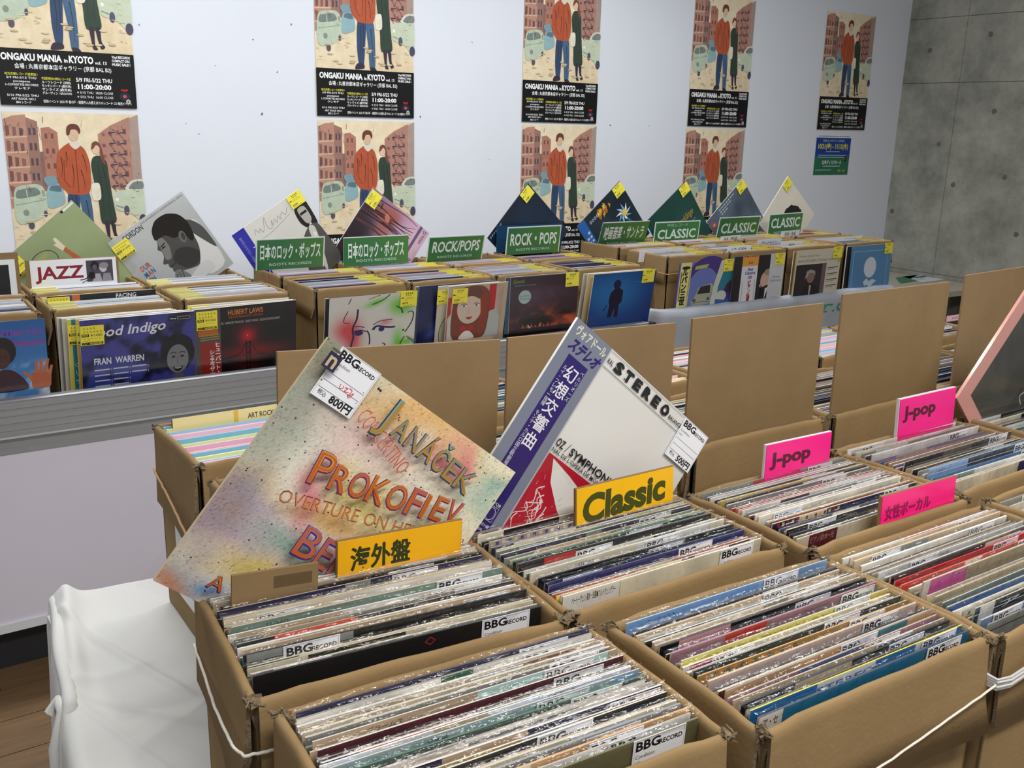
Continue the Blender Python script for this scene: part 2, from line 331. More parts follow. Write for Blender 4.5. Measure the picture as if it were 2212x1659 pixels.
# low counter by the concrete wall
t = empty('side_counter', (5.6, 3.8, 0)); tag(t, 'low pale wooden counter standing against the grey concrete wall', 'counter')
b = MB(); b.box(4.5, 3.45, .555, WX - .01, 4.27, .59); child('counter_top', b, M['beige'], t)
b = MB(); b.box(4.5, 4.2, 0, WX - .03, 4.25, .555); child('back_board', b, M['dark'], t)
for x, y in ((4.55, 3.5), (6.2, 3.5), (6.2, 4.1)):
    b = MB(); b.box(x, y, 0, x + .05, y + .05, .555); child('leg', b, M['dark'], t)
for (q, c1, lab) in (([(1935, 600), (1990, 592), (2000, 604), (1945, 612)], '2f7d4c', 'green leaflet on the low counter by the concrete wall'), ([(1950, 598), (2010, 592), (2060, 602), (1992, 610)], 'dfe3e6', 'white leaflet with black printing on the low counter by the concrete wall')):
    pts = [atz(x, y, .5915) for x, y in q]; b = MB(); b.add([tuple(p) for p in pts] + [(p.x, p.y, p.z + .0015) for p in pts], [(0, 1, 2, 3), (7, 6, 5, 4), (0, 4, 5, 1), (1, 5, 6, 2), (2, 6, 7, 3), (3, 7, 4, 0)])
    o = link('leaflet', b.mesh('leaflet', mat('leaflet_paper', c1, .5))); tag(o, lab, 'leaflet')
    if c1[0] == 'd':
        for k in range(3):
            u0 = .2 + .2 * k; q0 = pts[0].lerp(pts[1], u0).lerp(pts[3].lerp(pts[2], u0), .3); b = MB(); b.box(q0.x, q0.y - .012, .5932, q0.x + .07, q0.y + .012, .5937); link('lettering', b.mesh('lettering', M['dark']), o)
# ================================================================= FRONT TABLE AND ITS CLOTH
TF = CAMZ - .84
t = empty('folding_table', (1.4, 1.05, 0)); tag(t, 'long table under the white cotton cloth in the foreground', 'table')
b = MB(); b.box(.22, .42, TF - .04, 2.9, 1.70, TF - .004); child('table_top', b, M['aluw'], t)
for x, y in ((.3, .5), (2.8, .5), (.3, 1.6), (2.8, 1.6)):
    b = MB(); b.box(x, y, 0, x + .04, y + .04, TF - .04); child('leg', b, M['dark'], t)
def cloth_edge(y):   # x of the table's left edge of the cloth
    return .183 + .062 * max(0, (y - 1.2) / .55) ** 1.2
def fold(x, y, ax, ay, bx, by, w, h):
    dx, dy = bx - ax, by - ay; L2 = dx * dx + dy * dy; tt = ((x - ax) * dx + (y - ay) * dy) / L2
    if tt < -.05 or tt > 1.05: return 0
    d = abs((x - ax) * dy - (y - ay) * dx) / math.sqrt(L2); return h * math.exp(-(d / w) ** 2) * max(0, min(1, min(tt + .05, 1.05 - tt) * 6))
P = []; ny = 190
for j in range(ny + 1):
    y = .40 + (1.745 - .40) * j / ny; ex = cloth_edge(y); row = []
    # hanging side, from the floor up
    for k in range(16):
        s_ = 1 - k / 16; z = .03 + (TF - .03) * (1 - s_); wv = .012 * math.sin(y * 31 + s_ * 2) + .009 * math.sin(y * 57 + 2 - s_ * 3)
        pinch = .03 * math.exp(-((y - 1.43) / .02) ** 2) * (1 - s_) - .02 * math.exp(-((y - 1.39) / .015) ** 2)
        row.append((ex - .018 - .03 * s_ * (1 if y < 1.6 else .6) + wv * (.02 + s_) + pinch * .4, y + .01 * s_ * math.sin(y * 20), z))
    for k in range(78):
        x = (ex + .22 * k / 62 if k <= 62 else ex + .22 + (2.92 - ex - .22) * (k - 62) / 15) - .012 * (k == 0); z = TF + .0005
        r_ = x - ex
        z += .018 * math.exp(-((r_ - .015) / .016) ** 2) * min(1, max(0, (y - 1.40) / .1)) + .006 * math.exp(-(r_ / .02) ** 2)
        z += .016 * math.exp(-((r_ - .03) / .03) ** 2 - ((y - 1.70) / .05) ** 2)
        z += fold(x, y, .22, 1.70, .36, 1.30, .007, .007) + fold(x, y, .19, 1.43, .36, 1.22, .006, .006) - fold(x, y, .21, 1.42, .34, 1.16, .010, .003) + fold(x, y, .19, 1.44, .33, 1.44, .012, .004) + fold(x, y, .24, 1.69, .40, 1.45, .03, .005) + fold(x, y, .19, 1.44, .30, 1.08, .006, .004)
        z += .0012 * math.sin(x * 40 + y * 22) + .001 * math.sin(x * 17 - y * 31)
        row.append((x, y, z))
    P.append(row)
# the far and the near edges hang down too
def hang(row, dy):
    out = []
    for (x, y, z) in row: out.append((x, y + dy + .01 * math.sin(x * 25), min(z, .03 if z > .03 else z)))
    return out
top = P[-1]; P.append([(x, y + .014, z - .012) for x, y, z in top]); P.append([(x, y + .02 + .012 * math.sin(x * 28), max(.03, z - .3)) for x, y, z in top]); P.append([(x, y + .03 + .018 * math.sin(x * 28), .03) for x, y, z in top])
bot = P[0]; P.insert(0, [(x, y - .014, max(.03, z - .012)) for x, y, z in bot]); P.insert(0, [(x, y - .02 - .01 * math.sin(x * 28), max(.03, z - .3)) for x, y, z in bot]); P.insert(0, [(x, y - .03 - .016 * math.sin(x * 28), .03) for x, y, z in bot])
b = MB(); b.grid(P); o = link('tablecloth', b.mesh('tablecloth', M['cloth'], True)); tag(o, 'white cotton cloth bunched at its corner, spread under the front cartons', 'tablecloth')
# bunched hem along the left edge
b = MB(); pts = []
for k in range(26):
    s_ = k / 25; y = 1.735 - .36 * s_; pts.append((cloth_edge(y) - .004 + .002 * math.sin(k * .35), y, TF + .004 + .010 * math.sin(min(1, s_ * 4) * math.pi * .5) * (1 - s_ * .7)))
pts += [(cloth_edge(1.36) - .012, 1.36, TF - .03), (cloth_edge(1.355) - .022, 1.355, TF - .12), (cloth_edge(1.35) - .03, 1.35, TF - .3)]
b.tube(pts, .0105, 10); h_ = link('bunched_hem', b.mesh('bunched_hem', M['cloth'], True), o)
b = MB(); b.tube([(cloth_edge(1.40) - .03, 1.40, TF - .01), (cloth_edge(1.4) - .018, 1.40, TF + .006), (cloth_edge(1.39) - .014, 1.385, TF - .004), (cloth_edge(1.38) - .03, 1.37, TF - .05), (cloth_edge(1.37) - .036, 1.36, TF - .3)], .009, 8); link('bunched_hem', b.mesh('bunched_hem', M['cloth'], True), o)
# ================================================================= CARTONS
def wob(x, s, a): return a * (math.sin(x * 21 + s) * .7 + .35 * math.sin(x * 61 + s * 2.1) + .15 * math.sin(x * 190 + s))
def carton(x0, y0, w, d, ztop, zbot, label, rot=0, group=None, flap=.11, detail=1, flaps='fblr', mt='card', cat='carton'):
    """open carton: body with four walls, flaps folded over the rim and hanging outside"""
    t = empty('cardboard_carton', (x0, y0, zbot)); t.rotation_euler.z = R(rot); tag(t, label, cat, group)
    h = ztop - zbot; T = .0035; G = .004; sd = x0 * 13 + y0 * 7
    b = MB(); i0 = .005
    b.box(i0, i0, 0, w - i0, d - i0, .004)
    for (a, c, e, f) in ((i0, i0, w - i0, i0 + T), (i0, d - i0 - T, w - i0, d - i0), (i0, i0, i0 + T, d - i0), (w - i0 - T, i0, w - i0, d - i0)): b.box(a, c, .004, e, f, h - .006)
    link('body', b.mesh('body', M[mt]), t)
    for side in 'fblr':
        L = w if side in 'fb' else d; n = max(8, int(L / .02)) if detail else 4; P = []; m = .007
        fl_ = flap if side in flaps else .035
        for i in range(n + 1):
            s = m + (L - 2 * m) * i / n; zz = h + wob(s, sd + ord(side), .0011); o_ = wob(s, sd * 2 + ord(side), .0008)
            tp = .0
            if i < 2 or i > n - 2: tp = .002
            bend = .012 * ((i / n) ** 2) * (1 if side in 'fl' else 0) * (fl_ > .05)
            pr = [(.0088, zz - .05), (.0092, zz - .010), (.0085, zz - .0035 - tp), (.0065, zz - .0008 - tp), (.0035, zz - tp), (.0008, zz - .0012 - tp), (-.0012, zz - .005), (-.0018, zz - .012),
                  (-.003 - bend * .3, zz - fl_ * .6), (-.0045 - bend, zz - fl_ + .004 * math.sin(s * 11 + sd)), (-.001 - bend, zz - fl_ + .004 * math.sin(s * 11 + sd)), (.001, zz - fl_ * .6), (.0015, zz - .02)]
            row = []
            for (q, z) in pr:
                q += o_
                row.append({'f': (s, q, z), 'b': (L - s, d - q, z), 'l': (q, d - s, z), 'r': (w - q, s, z)}[side])
            P.append(row)
        fb = MB(); fb.grid(P); fb.add(P[0], [tuple(range(len(P[0])))], 1); fb.add(P[-1], [tuple(range(len(P[0]) - 1, -1, -1))], 1)
        link('flap', fb.mesh('flap', [M[mt], M['edge']], True), t)
    if detail:
        for (cx, cy) in ((0, 0), (1, 0), (1, 1), (0, 1)):
            tb = MB()
            for k in range(7 if detail == 1 else 16):
                a0 = rnd.random() * 6.28; rr = .006 * rnd.random() + .001; px_ = cx * w + (1 - 2 * cx) * .005 + rr * math.cos(a0); py_ = cy * d + (1 - 2 * cy) * .005 + rr * math.sin(a0)
                u = Vector((rnd.uniform(-1, 1), rnd.uniform(-1, 1), rnd.uniform(-.6, .6))).normalized() * (.003 + .003 * rnd.random()); v_ = Vector((rnd.uniform(-1, 1), rnd.uniform(-1, 1), rnd.uniform(-1, 1))).normalized() * (.003 + .003 * rnd.random()); c0 = Vector((px_, py_, h - .002 - .006 * rnd.random()))
                nrm = u.cross(v_).normalized() * .0008
                q = [c0 - u - v_, c0 + u - v_, c0 + u + v_ * .6, c0 - u * .7 + v_]
                tb.add([tuple(p + nrm) for p in q] + [tuple(p - nrm) for p in q], [(0, 1, 2, 3), (7, 6, 5, 4), (0, 4, 5, 1), (1, 5, 6, 2), (2, 6, 7, 3), (3, 7, 4, 0)])
            link('torn_corner', tb.mesh('torn_corner', M['edge']), t)
    return t
RIM = CAMZ - .505
FB = {}
def fb(k, x0, y0, w, d, rot, label, **kw): FB[k] = (x0, y0, w, d, rot, carton(x0, y0, w, d, kw.pop('z', RIM), TF + .004, label, rot, **kw))
fb('A', .254, .757, .339, .240, -5.6, 'cardboard carton tied with white string behind the yellow kanji card, front left', detail=2)
fb('B', .599, .730, .343, .250, -1.0, 'cardboard carton whose sign is the yellow Classic card', detail=2)
fb('C', .250, .512, .338, .222, -4.0, 'cardboard carton nearest the camera at the bottom centre', detail=2)
fb('D', .610, .472, .340, .226, -2.2, 'cardboard carton with thin white string across its broad front face, bottom right', detail=2)
fb('E', .960, .699, .345, .226, -.6, 'cardboard carton holding the pink female vocal card and a pink J-pop card', detail=2)
fb('F', 1.316, .715, .350, .230, 0, 'cardboard carton behind which the farther pink J-pop card stands')
fb('G', .952, .449, .345, .232, -1.0, 'cardboard carton at the right edge bound with thick clear twine')
fb('H', 1.700, .715, .345, .230, 0, 'cardboard carton holding the pink framed record, right edge')
fb('I', 1.322, .452, .345, .232, 0, 'cardboard carton at the right edge behind the twine-bound one')
for i, x in enumerate((.400, .755, 1.125, 1.487, 1.85, 2.21)):
    carton(x, 1.072, .338, .255, RIM, TF + .004, ['carton behind the painted record sleeve, at the left end of its row', 'carton under the cardboard divider behind the purple striped record', 'carton standing behind the nearer pink J-pop card', 'carton standing behind the farther pink J-pop card', 'carton behind the pink framed record', 'carton beyond the pink framed record at the right edge'][i], detail=1, flap=.12 if i else .1)
for i, x in enumerate((.405, .765, 1.13, 1.49, 1.86, 2.21)):
    q_ = carton(x, 1.395, .340, .240, RIM, TF + .004, ['carton of pink, blue and yellow tabbed records with a tan rubber band', 'far front-table carton glimpsed between the first and second cardboard dividers', 'far front-table carton glimpsed left of the third cardboard divider', 'far front-table carton glimpsed between the third and fourth cardboard dividers', 'far front-table carton glimpsed left of the fifth cardboard divider', 'far front-table carton hidden behind the fifth cardboard divider'][i], detail=1, flap=.14 if i == 0 else .11)
    if i == 0: ART_CARTON = q_
# string, band and twine round the front cartons
def cord(name, pts, r, m, label, cat='string', n=6, par=None):
    b = MB(); P2 = []; 
    for i in range(len(pts) - 1):
        for k in range(6):
            q = Vector(pts[i]).lerp(Vector(pts[i + 1]), k / 6); P2.append(q + Vector((rnd.uniform(-1, 1), rnd.uniform(-1, 1), rnd.uniform(-1, 1))) * r * .25)
    P2.append(Vector(pts[-1])); b.tube(P2, r, n); o = link(name, b.mesh(name, M[m], True)); return tag(o, label, cat)
def bw(k, u, v, z):
    x0, y0, w, d, r_, t = FB[k]; c, s = math.cos(R(r_)), math.sin(R(r_)); x, y = u * w, v * d; return (x0 + x * c - y * s, y0 + x * s + y * c, z)
def bo(k, u, v, z, ox=0, oy=0): p = bw(k, u, v, z); return (p[0] + ox, p[1] + oy, p[2])
cord('string', [bo('A', 0, .995, RIM - .066, -.0045), bo('A', 0, .75, RIM - .067, -.0065), bo('A', 0, .45, RIM - .062, -.012), bo('A', 0, .2, RIM - .056, -.014), bo('A', 0, .06, RIM - .052, -.014), bo('A', 0, 0, RIM - .050, -.010, -.006), bo('A', .04, 0, RIM - .050, 0, -.009), bo('A', .2, 0, RIM - .056, 0, -.010)], .0016, 'string', 'white string slung round the left side of the front left carton')
cord('string', [bo('D', .0, 0, RIM - .104, -.004, -.010), bo('D', .25, 0, RIM - .092, 0, -.013), bo('D', .5, 0, RIM - .080, 0, -.0145), bo('D', .75, 0, RIM - .064, 0, -.0155), bo('D', .97, 0, RIM - .050, .002, -.016), bo('D', 1, .03, RIM - .046, .006, -.004)], .0013, 'string', 'thin white string across the broad front face of the bottom right carton')
b = MB()
for k in range(5):
    zz = RIM - .036 - k * .0028; pts = [bo('G', 0, .5, zz - .004, -.008), bo('G', 0, .1, zz - .006, -.008), bo('G', 0, 0, zz - .008, -.008, -.006), bo('G', .03, 0, zz - .008, 0, -.010), bo('G', .2, 0, zz + .002, 0, -.013), bo('G', .5, 0, zz + .008, 0, -.014)]
    b.tube([Vector(p) + Vector((0, -.001 * (k % 2), 0)) for p in pts], .0017, 6)
tag(link('plastic_twine', b.mesh('plastic_twine', M['rope'], True)), 'thick band of clear plastic twine round the carton at the right edge', 'twine')
x0, y0, z0 = .405, 1.395, RIM
cord('rubber_band', [(x0 - .004, y0 + .242, z0 - .080), (x0 - .008, y0 + .18, z0 - .090), (x0 - .011, y0 + .12, z0 - .100), (x0 - .014, y0 + .06, z0 - .113), (x0 - .016, y0 + .005, z0 - .125), (x0 - .006, y0 - .007, z0 - .127), (x0 + .1, y0 - .009, z0 - .127)], .0022, 'rubber', 'tan rubber band round the carton of pastel tabbed records', 'rubber band')
a = Art(.10, .17, t=.0008, col='e6e6e4'); a.text('T', .35, .62, .30, '2a2a2a', bold=.03)
for k in range(7): a.line([(.1, .8 + k * .11), (.85 - .1 * (k % 3), .8 + k * .11)], .02, '4a4a4a')
a.rect(.55, .1, .95, .7, 'd8c26a'); a.ell(.7, .4, .15, .2, '3b3b3b')
o = link('shipping_label', a.mesh('shipping_label'), ART_CARTON); o.location = (.0045, .165, .215); o.rotation_euler.z = R(-90); o['label'] = 'white printed shipping label'
# ================================================================= PRICE TAGS
def bbg_art(price='800円', ch=True, serif=False, note=None):
    a = Art(.058, .062, t=.0004, col='f2f3f8')
    a.text('BBG', .05, .205, .165, '17171a', w=.46, bold=.035 if not serif else .0); a.text('RECORD', .50, .205, .085, '17171a', w=.44, bold=.03)
    a.text('Condition', .06, .345, .07, '2a2a2e', w=.36); a.text('VG+', .06, .45, .06, '44444a', w=.14)
    for v in (.54, .70, .86): a.line([(.05, v), (.95, v)], .008, '4a4a50')
    if note: a.curve([(.42, .6), (.44, .68), (.50, .66), (.49, .60)], .014, 'd8282c'); a.curve([(.53, .62), (.6, .6), (.56, .68), (.66, .66)], .014, 'd8282c'); a.curve([(.62, .58), (.7, .6), (.68, .72), (.76, .62), (.72, .74), (.66, .70)], .014, 'd8282c')
    a.text('税込', .10, .98, .08, '26262a', w=.2); a.text(price, .40, 1.02, .15, '17171a', w=.52, bold=.03)
    a.line([(.02, .015), (.98, .015)], .006, '8a8a90'); a.line([(.03, .02), (.03, 1.05)], .004, '9a9aa0'); a.line([(.97, .02), (.97, 1.05)], .004, '9a9aa0')
    return a.mesh('price_tag')
TAGS = [bbg_art('800円'), bbg_art('500円'), bbg_art('1200円'), bbg_art('600円', serif=True)]
def yellow_art(kind=0, price='¥1480', w=.062, h=.058):
    a = Art(w, h, t=.0004, col='efe34a'); H = h / w; r = random.Random(kind * 7 + 3)
    if kind < 20:   # handwritten kind with a printed PRICE box
        for v in (.14, .30): 
            for k in range(r.randint(4, 6)): x = .12 + k * .14; a.curve([(x, v), (x + .06, v - .05), (x + .04, v + .04), (x + .1, v + .01)], .013, '3c3a1a', 3)
        a.rect(.05, .42 * H, .36, .56 * H, '1d1c12'); a.text('PRICE', .09, .53 * H, .085, 'efe34a', w=.23, bold=.02); a.text(price, .42, .55 * H, .11, '3a3818', w=.5)
        for k in range(5): x = .12 + k * .16; a.curve([(x, .68 * H), (x + .05, .64 * H), (x + .06, .7 * H)], .01, '6a661e', 3)
        for k in range(3): x = .14 + k * .1; a.curve([(x, .78 * H), (x + .03, .74 * H), (x + .05, .8 * H)], .013, 'd4702a', 3)
        a.rect(.05, .84 * H, .95, .96 * H, '1d1c12'); a.text('MOCKING BIRD', .38, .94 * H, .075, 'efe34a', w=.52, bold=.02); a.curve([(.1, .93 * H), (.16, .87 * H), (.2, .93 * H), (.3, .88 * H)], .012, 'efe34a', 3)
    else:
        for k in range(4): x = .3 + k * .12; a.curve([(x, .14), (x + .06, .06), (x + .03, .16), (x + .09, .12)], .02, '2c2a18', 3)
        for k in range(3): x = .32 + k * .12; a.curve([(x, .26), (x + .05, .2), (x + .07, .27)], .016, '3c3a1a', 3)
        a.rect(.05, .33, .2, .38, '1d1c12')
        for k, v in enumerate((.36, .44, .52, .62)): a.line([(.26, v), (.26 + .6 * r.random(), v - .01)], .012, ['57531d', '8b8428', 'cf5a28', '57531d'][k])
        a.text(price, .12, .84 * H, .1, '2c2a18', w=.34, bold=.02); a.line([(.1, .93 * H), (.75, .92 * H)], .014, '57531d')
    return a.mesh('price_tag')
YT = [yellow_art(k, p) for k, p in enumerate(('¥1480', '¥1500', '¥1000', '¥1200'))]
YR = [yellow_art(20 + k, p, .062, .052) for k, p in enumerate(('¥1320', '¥770', '¥1980', '¥1540'))]
# ================================================================= SLEEVES
def sleeve_top(n=22):
    b = MB(); P = []; W = .322
    for (dz, dy, j) in ((-.055, -.0008, 0), (-.02, -.0012, 0), (-.002, -.0014, .15), (.0012, -.0008, .4), (.0022, .0010, .7), (.0024, .0032, 1.1)):
        P.append([(-.161 + W * i / n, dy + rnd.uniform(-1, 1) * .0009 * j, dz + rnd.uniform(-1, 1) * .0008 * j) for i in range(n + 1)])
    b.grid(P)
    # crinkled corners at both ends
    for sx in (-1, 1):
        for k in range(5):
            z = -.004 - k * .009; b.add([(sx * .158, -.001, z), (sx * (.163 + rnd.random() * .004), rnd.uniform(-.003, .004), z + .004), (sx * (.163 + rnd.random() * .004), rnd.uniform(-.003, .003), z - .006), (sx * .158, -.001, z - .008)], [(0, 1, 2, 3)])
    return b.mesh('plastic_sleeve', M['filmE'])
ST = [sleeve_top() for _ in range(5)]
def sheet(w, h, over=.005, amp=.0010, n=14):
    b = MB(); P = []
    for j in range(n + 1):
        row = []
        for i in range(n + 1):
            u = i / n; v = j / n; e = 1 if (i in (0, n) or j in (0, n)) else 0
            row.append((-w / 2 - over + (w + 2 * over) * u + e * rnd.uniform(-1, 1) * .0008, -.0022 - amp * (math.sin(u * 7 + v * 3) * math.sin(v * 5 + 1) + rnd.uniform(-.3, .3)) * (0 if e else 1) + (.002 if e else 0), -over + (h + 2 * over) * v + e * rnd.uniform(-1, 1) * .0008))
        P.append(row)
    b.grid(P); return b.mesh('plastic_sleeve', M['film'], True)
SHEET = sheet(.315, .315); SHEETB = sheet(.315, .315, .012, .0016)
# ---- colour words for labels
NAMES = dict(cream='e6dcc2', white='ecebe6', black='1b1b1e', grey='8e9190', beige='cdb798', navy='28294e', blue='3d6ea8', green='2c6a4c', teal='2f7f86', maroon='54202c', red='c2342e', brown='96643a', yellow='e3cf55', mauve='9c7488', olive='6d6a4c', pink='e0a6ac', tan='c9a070', orange='d77a35')
NAMES['light blue'] = '86a9cf'; NAMES['grey-green'] = '7d9488'
ORD = 'first second third fourth fifth sixth seventh eighth ninth tenth eleventh twelfth thirteenth fourteenth fifteenth sixteenth seventeenth eighteenth nineteenth twentieth twenty-first twenty-second twenty-third twenty-fourth twenty-fifth twenty-sixth twenty-seventh twenty-eighth twenty-ninth'.split()
JSTR = ['ベートーヴェン', 'バッハ', 'モーツァルト', 'ブラームス', 'STEREO', 'ショパン', 'VOL. 2', '交響曲']
def edge_art(colname, seed, blk=None, txt=None, topc=None, strip=None):
    r = random.Random(seed); c = NAMES[colname]; t = r.uniform(.0012, .0026)
    a = Art(.315, .315, t=t, col=c, top=topc or r.choice([c, c, 'cbbfa8', 'b9ad9c', 'd4cfc6', '8f8a84']), edge='cfc6b4')
    def sh(c2, k): return ''.join('%02x' % int(max(0, min(255, int(c2[i:i + 2], 16) * k))) for i in (0, 2, 4))
    a.field(14, 1, lambda U, V: hexA(c) * (.88 + .24 * vn(U, V, 11, seed))[..., None], 0, 0, 1, .20)
    if blk:
        for (u0, u1, cc) in blk: a.rect(u0, .0, u1, .2, NAMES.get(cc, cc)); a.line([(u1, 0), (u1, .2)], .002, '8a8578')
    elif r.random() < .5:
        u0 = r.uniform(0, .7); u1 = u0 + r.uniform(.08, .4); a.rect(u0, 0, min(1, u1), .16, r.choice(list(NAMES.values()) + ['ecebe6', 'e6dcc2', 'cdb798', '8e9190', '1b1b1e'] * 3))
    if r.random() < .4: a.line([(0, .03), (1, .03)], .004, r.choice(['efece4', '26262a', '8e9190']))
    if strip:   # row of small dashes
        for k in range(14): a.rect(.03 + k * .03, .006, .045 + k * .03, .022, strip[k % len(strip)])
    if txt: a.text(txt[0], txt[1], .040, .024, txt[2], w=txt[3], bold=.01)
    elif r.random() < .3: a.text(r.choice(JSTR), r.uniform(.03, .4), .028, .016, r.choice(['2b2b2e', '8a2f2a', '3b4a7a']) if c not in ('1b1b1e', '28294e', '54202c') else 'dcdcd6')
    return a.mesh('jacket'), t
def fill(key, n, desc, cols, special={}, tagp=.6, tagx=(.70, .93), lean=(4, 7), top=-.006, z0=None, g='', fgap=.012, bgap=.012):
    x0, y0, w, d, rot, par = FB[key]; base = RIM if z0 is None else z0; r = random.Random(ord(key) * 31)
    ln = R(lean[0])
    for i in range(n):       # i = 0 is the front one
        colname = cols[i % len(cols)] if i not in special else special[i].get('c', cols[i % len(cols)])
        sp = special.get(i, {}); jm, t_ = edge_art(colname, ord(key) * 100 + i, sp.get('blk'), sp.get('txt'), sp.get('top'), sp.get('strip'))
        le = R(lean[0] + (lean[1] - lean[0]) * i / n + r.uniform(-.6, .6)); hast = sp.get('tag', r.random() < tagp); zt_ = base + top + sp.get('dz', r.uniform(-.005, .001) + .004 * hast); H = .315
        ytop = fgap + (d - fgap - bgap) * i / max(1, n - 1) * .96 + sp.get('dy', r.uniform(-.001, .001)); xo = r.uniform(-.003, .003)
        # base point from the top point
        yb = ytop + math.sin(le) * H; zb_ = zt_ - math.cos(le) * H
        if yb > d - .010 - t_: yb = d - .010 - t_; le = math.asin(max(0, min(1, (yb - ytop) / H))); zb_ = zt_ - math.cos(le) * H
        p = bw(key, (w / 2 + xo) / w, yb / d, zb_)
        e = empty('record', p, (le, 0, R(rot + r.uniform(-.4, .4))))
        lab = '%s-sleeved record, %s from the front in the %s' % (colname, ORD[i], desc)
        if i == 0: lab = '%s-sleeved record, frontmost in the %s' % (colname, desc)
        tag(e, sp.get('label', lab), 'record', 'records in the ' + desc)
        j = link('jacket', jm, e); j.location = (-.1575, 0, .315)
        s_ = link('plastic_sleeve', ST[(i + ord(key)) % 5], e); s_.location = (0, 0, .3165); s_.scale.x = -1 if i % 2 else 1
        if hast:
            tx = sp.get('tx', r.uniform(*tagx)); 
            if 'tx' not in sp and r.random() < .15: tx = r.uniform(.15, .3)
            tg = link('price_tag', TAGS[sp.get('tk', r.choice((0, 0, 1, 2, 3)))], e); tg.location = (-.1575 + tx * .315 - .029, -.0010 - .0004, .3150 + sp.get('tz', r.uniform(-.0015, .0015)))
Z_ = 'cream grey black white beige grey cream black white grey cream white black beige cream white grey cream white black beige white cream grey white cream'.split()
fill('A', 25, 'yellow kanji card carton', Z_, {0: dict(c='black', dz=-.002, dy=0, tag=True, tx=.86, tk=0, tz=.001, txt=('◇', .56, 'b03030', .04), top='26262a', label='black record with red diamonds, frontmost in the carton of the yellow kanji card'), 1: dict(c='grey', tag=True, tx=.16, dz=-.003), 2: dict(c='cream'), 3: dict(c='cream', blk=[(.0, .16, '1f5a33')]), 4: dict(c='black'), 5: dict(c='grey', tag=True, tx=.86, blk=[(.0, .16, '2f7f86'), (.16, .36, 'e4e6ec')]), 6: dict(c='beige', tag=True, tx=.86), 7: dict(c='white', tag=True, tx=.22, top='e9e6df'), 8: dict(c='black', blk=[(.12, .40, 'e2523c')], dz=.002, tag=False), 12: dict(c='grey-green', tag=True, tx=.82), 16: dict(c='cream'), 18: dict(c='navy', tag=True, tx=.72)}, .5, fgap=.040, top=.0)
Z_ = 'white cream beige black cream white grey navy cream black white beige cream grey cream black navy grey-green cream navy beige white black cream beige cream'.split()
fill('B', 26, 'yellow Classic card carton', Z_, {0: dict(c='cream', dz=.002, dy=0, tag=True, tx=.86, tk=0, tz=0, blk=[(.0, .26, 'ebe8e0')], txt=('ベートーヴェン 運命・田園●フルトヴェングラー', .04, '2b2b2e', .2), top='e2dac6', label='cream record with a white Japanese strip, frontmost in the yellow Classic card carton'), 1: dict(c='cream', strip=['d9602c', 'e9e3d2', '3a4a9a', 'e9e3d2'], tag=True, tx=.74), 2: dict(c='yellow', top='c9b465', tag=False), 3: dict(c='red', tag=False, dz=-.006), 4: dict(c='blue', blk=[(0, 1, '27336f')], top='27336f', tag=True, tx=.72, dz=.001), 5: dict(c='navy', tag=True, tx=.17), 6: dict(c='black'), 9: dict(c='green', blk=[(.05, .42, '6fa681')]), 11: dict(c='black', tag=True, tx=.36), 12: dict(c='black', tag=True, tx=.62, dz=.002), 13: dict(c='green', blk=[(0, 1, '12332b')], tag=True, tx=.66), 14: dict(c='cream'), 15: dict(c='grey-green', tag=True, tx=.72), 16: dict(c='navy'), 20: dict(c='beige', strip=['4a4aa0', 'e9e3e6']), 21: dict(c='navy', blk=[(.12, .4, 'e8e8ea')]), 25: dict(c='beige', blk=[(.3, 1, 'd6b45c')])}, .5, (.6, .84), fgap=.030, top=.001)
Z_ = 'olive cream beige white grey white cream beige grey cream cream white grey white cream black cream beige beige white white cream grey beige cream white navy'.split()
fill('C', 27, 'carton nearest the camera', Z_, {0: dict(c='olive', dz=.0, dy=0, tag=True, tx=.86, tk=0, tz=.001, top='6d6a4c', label='olive-grey record with a large white price tag, frontmost in the nearest carton'), 1: dict(c='white', tag=True, tx=.80), 2: dict(c='tan', tag=True, tx=.74), 3: dict(c='grey', tag=True, tx=.76), 4: dict(c='cream', tag=True, tx=.72), 6: dict(c='black', tag=True, tx=.64), 7: dict(c='tan', blk=[(0, .5, 'd2b45e')], tag=True, tx=.6), 8: dict(c='navy'), 9: dict(c='mauve', blk=[(0, 1, '6c4a44')]), 12: dict(c='green', blk=[(0, 1, '4a5a50')]), 13: dict(c='light blue', blk=[(0, .9, 'a9c0c6')], tag=True, tx=.72, tk=3, dz=.003), 14: dict(c='white'), 17: dict(c='maroon', tag=True, tx=.83), 18: dict(c='beige'), 19: dict(c='beige', blk=[(.5, .97, 'bfe6e4')], tag=True, tx=.82), 20: dict(c='grey'), 26: dict(c='navy', dz=.004, tag=True, tx=.82, top='28294e', label='navy record, rearmost in the carton nearest the camera')}, .6, (.6, .9), fgap=.032, top=-.001)
Z_ = 'blue blue cream black beige tan black white cream grey beige black cream cream black white grey cream black cream grey black white cream beige black grey cream'.replace('_', ' ').split(' ')
Z_ = [z for z in Z_ if z in NAMES]
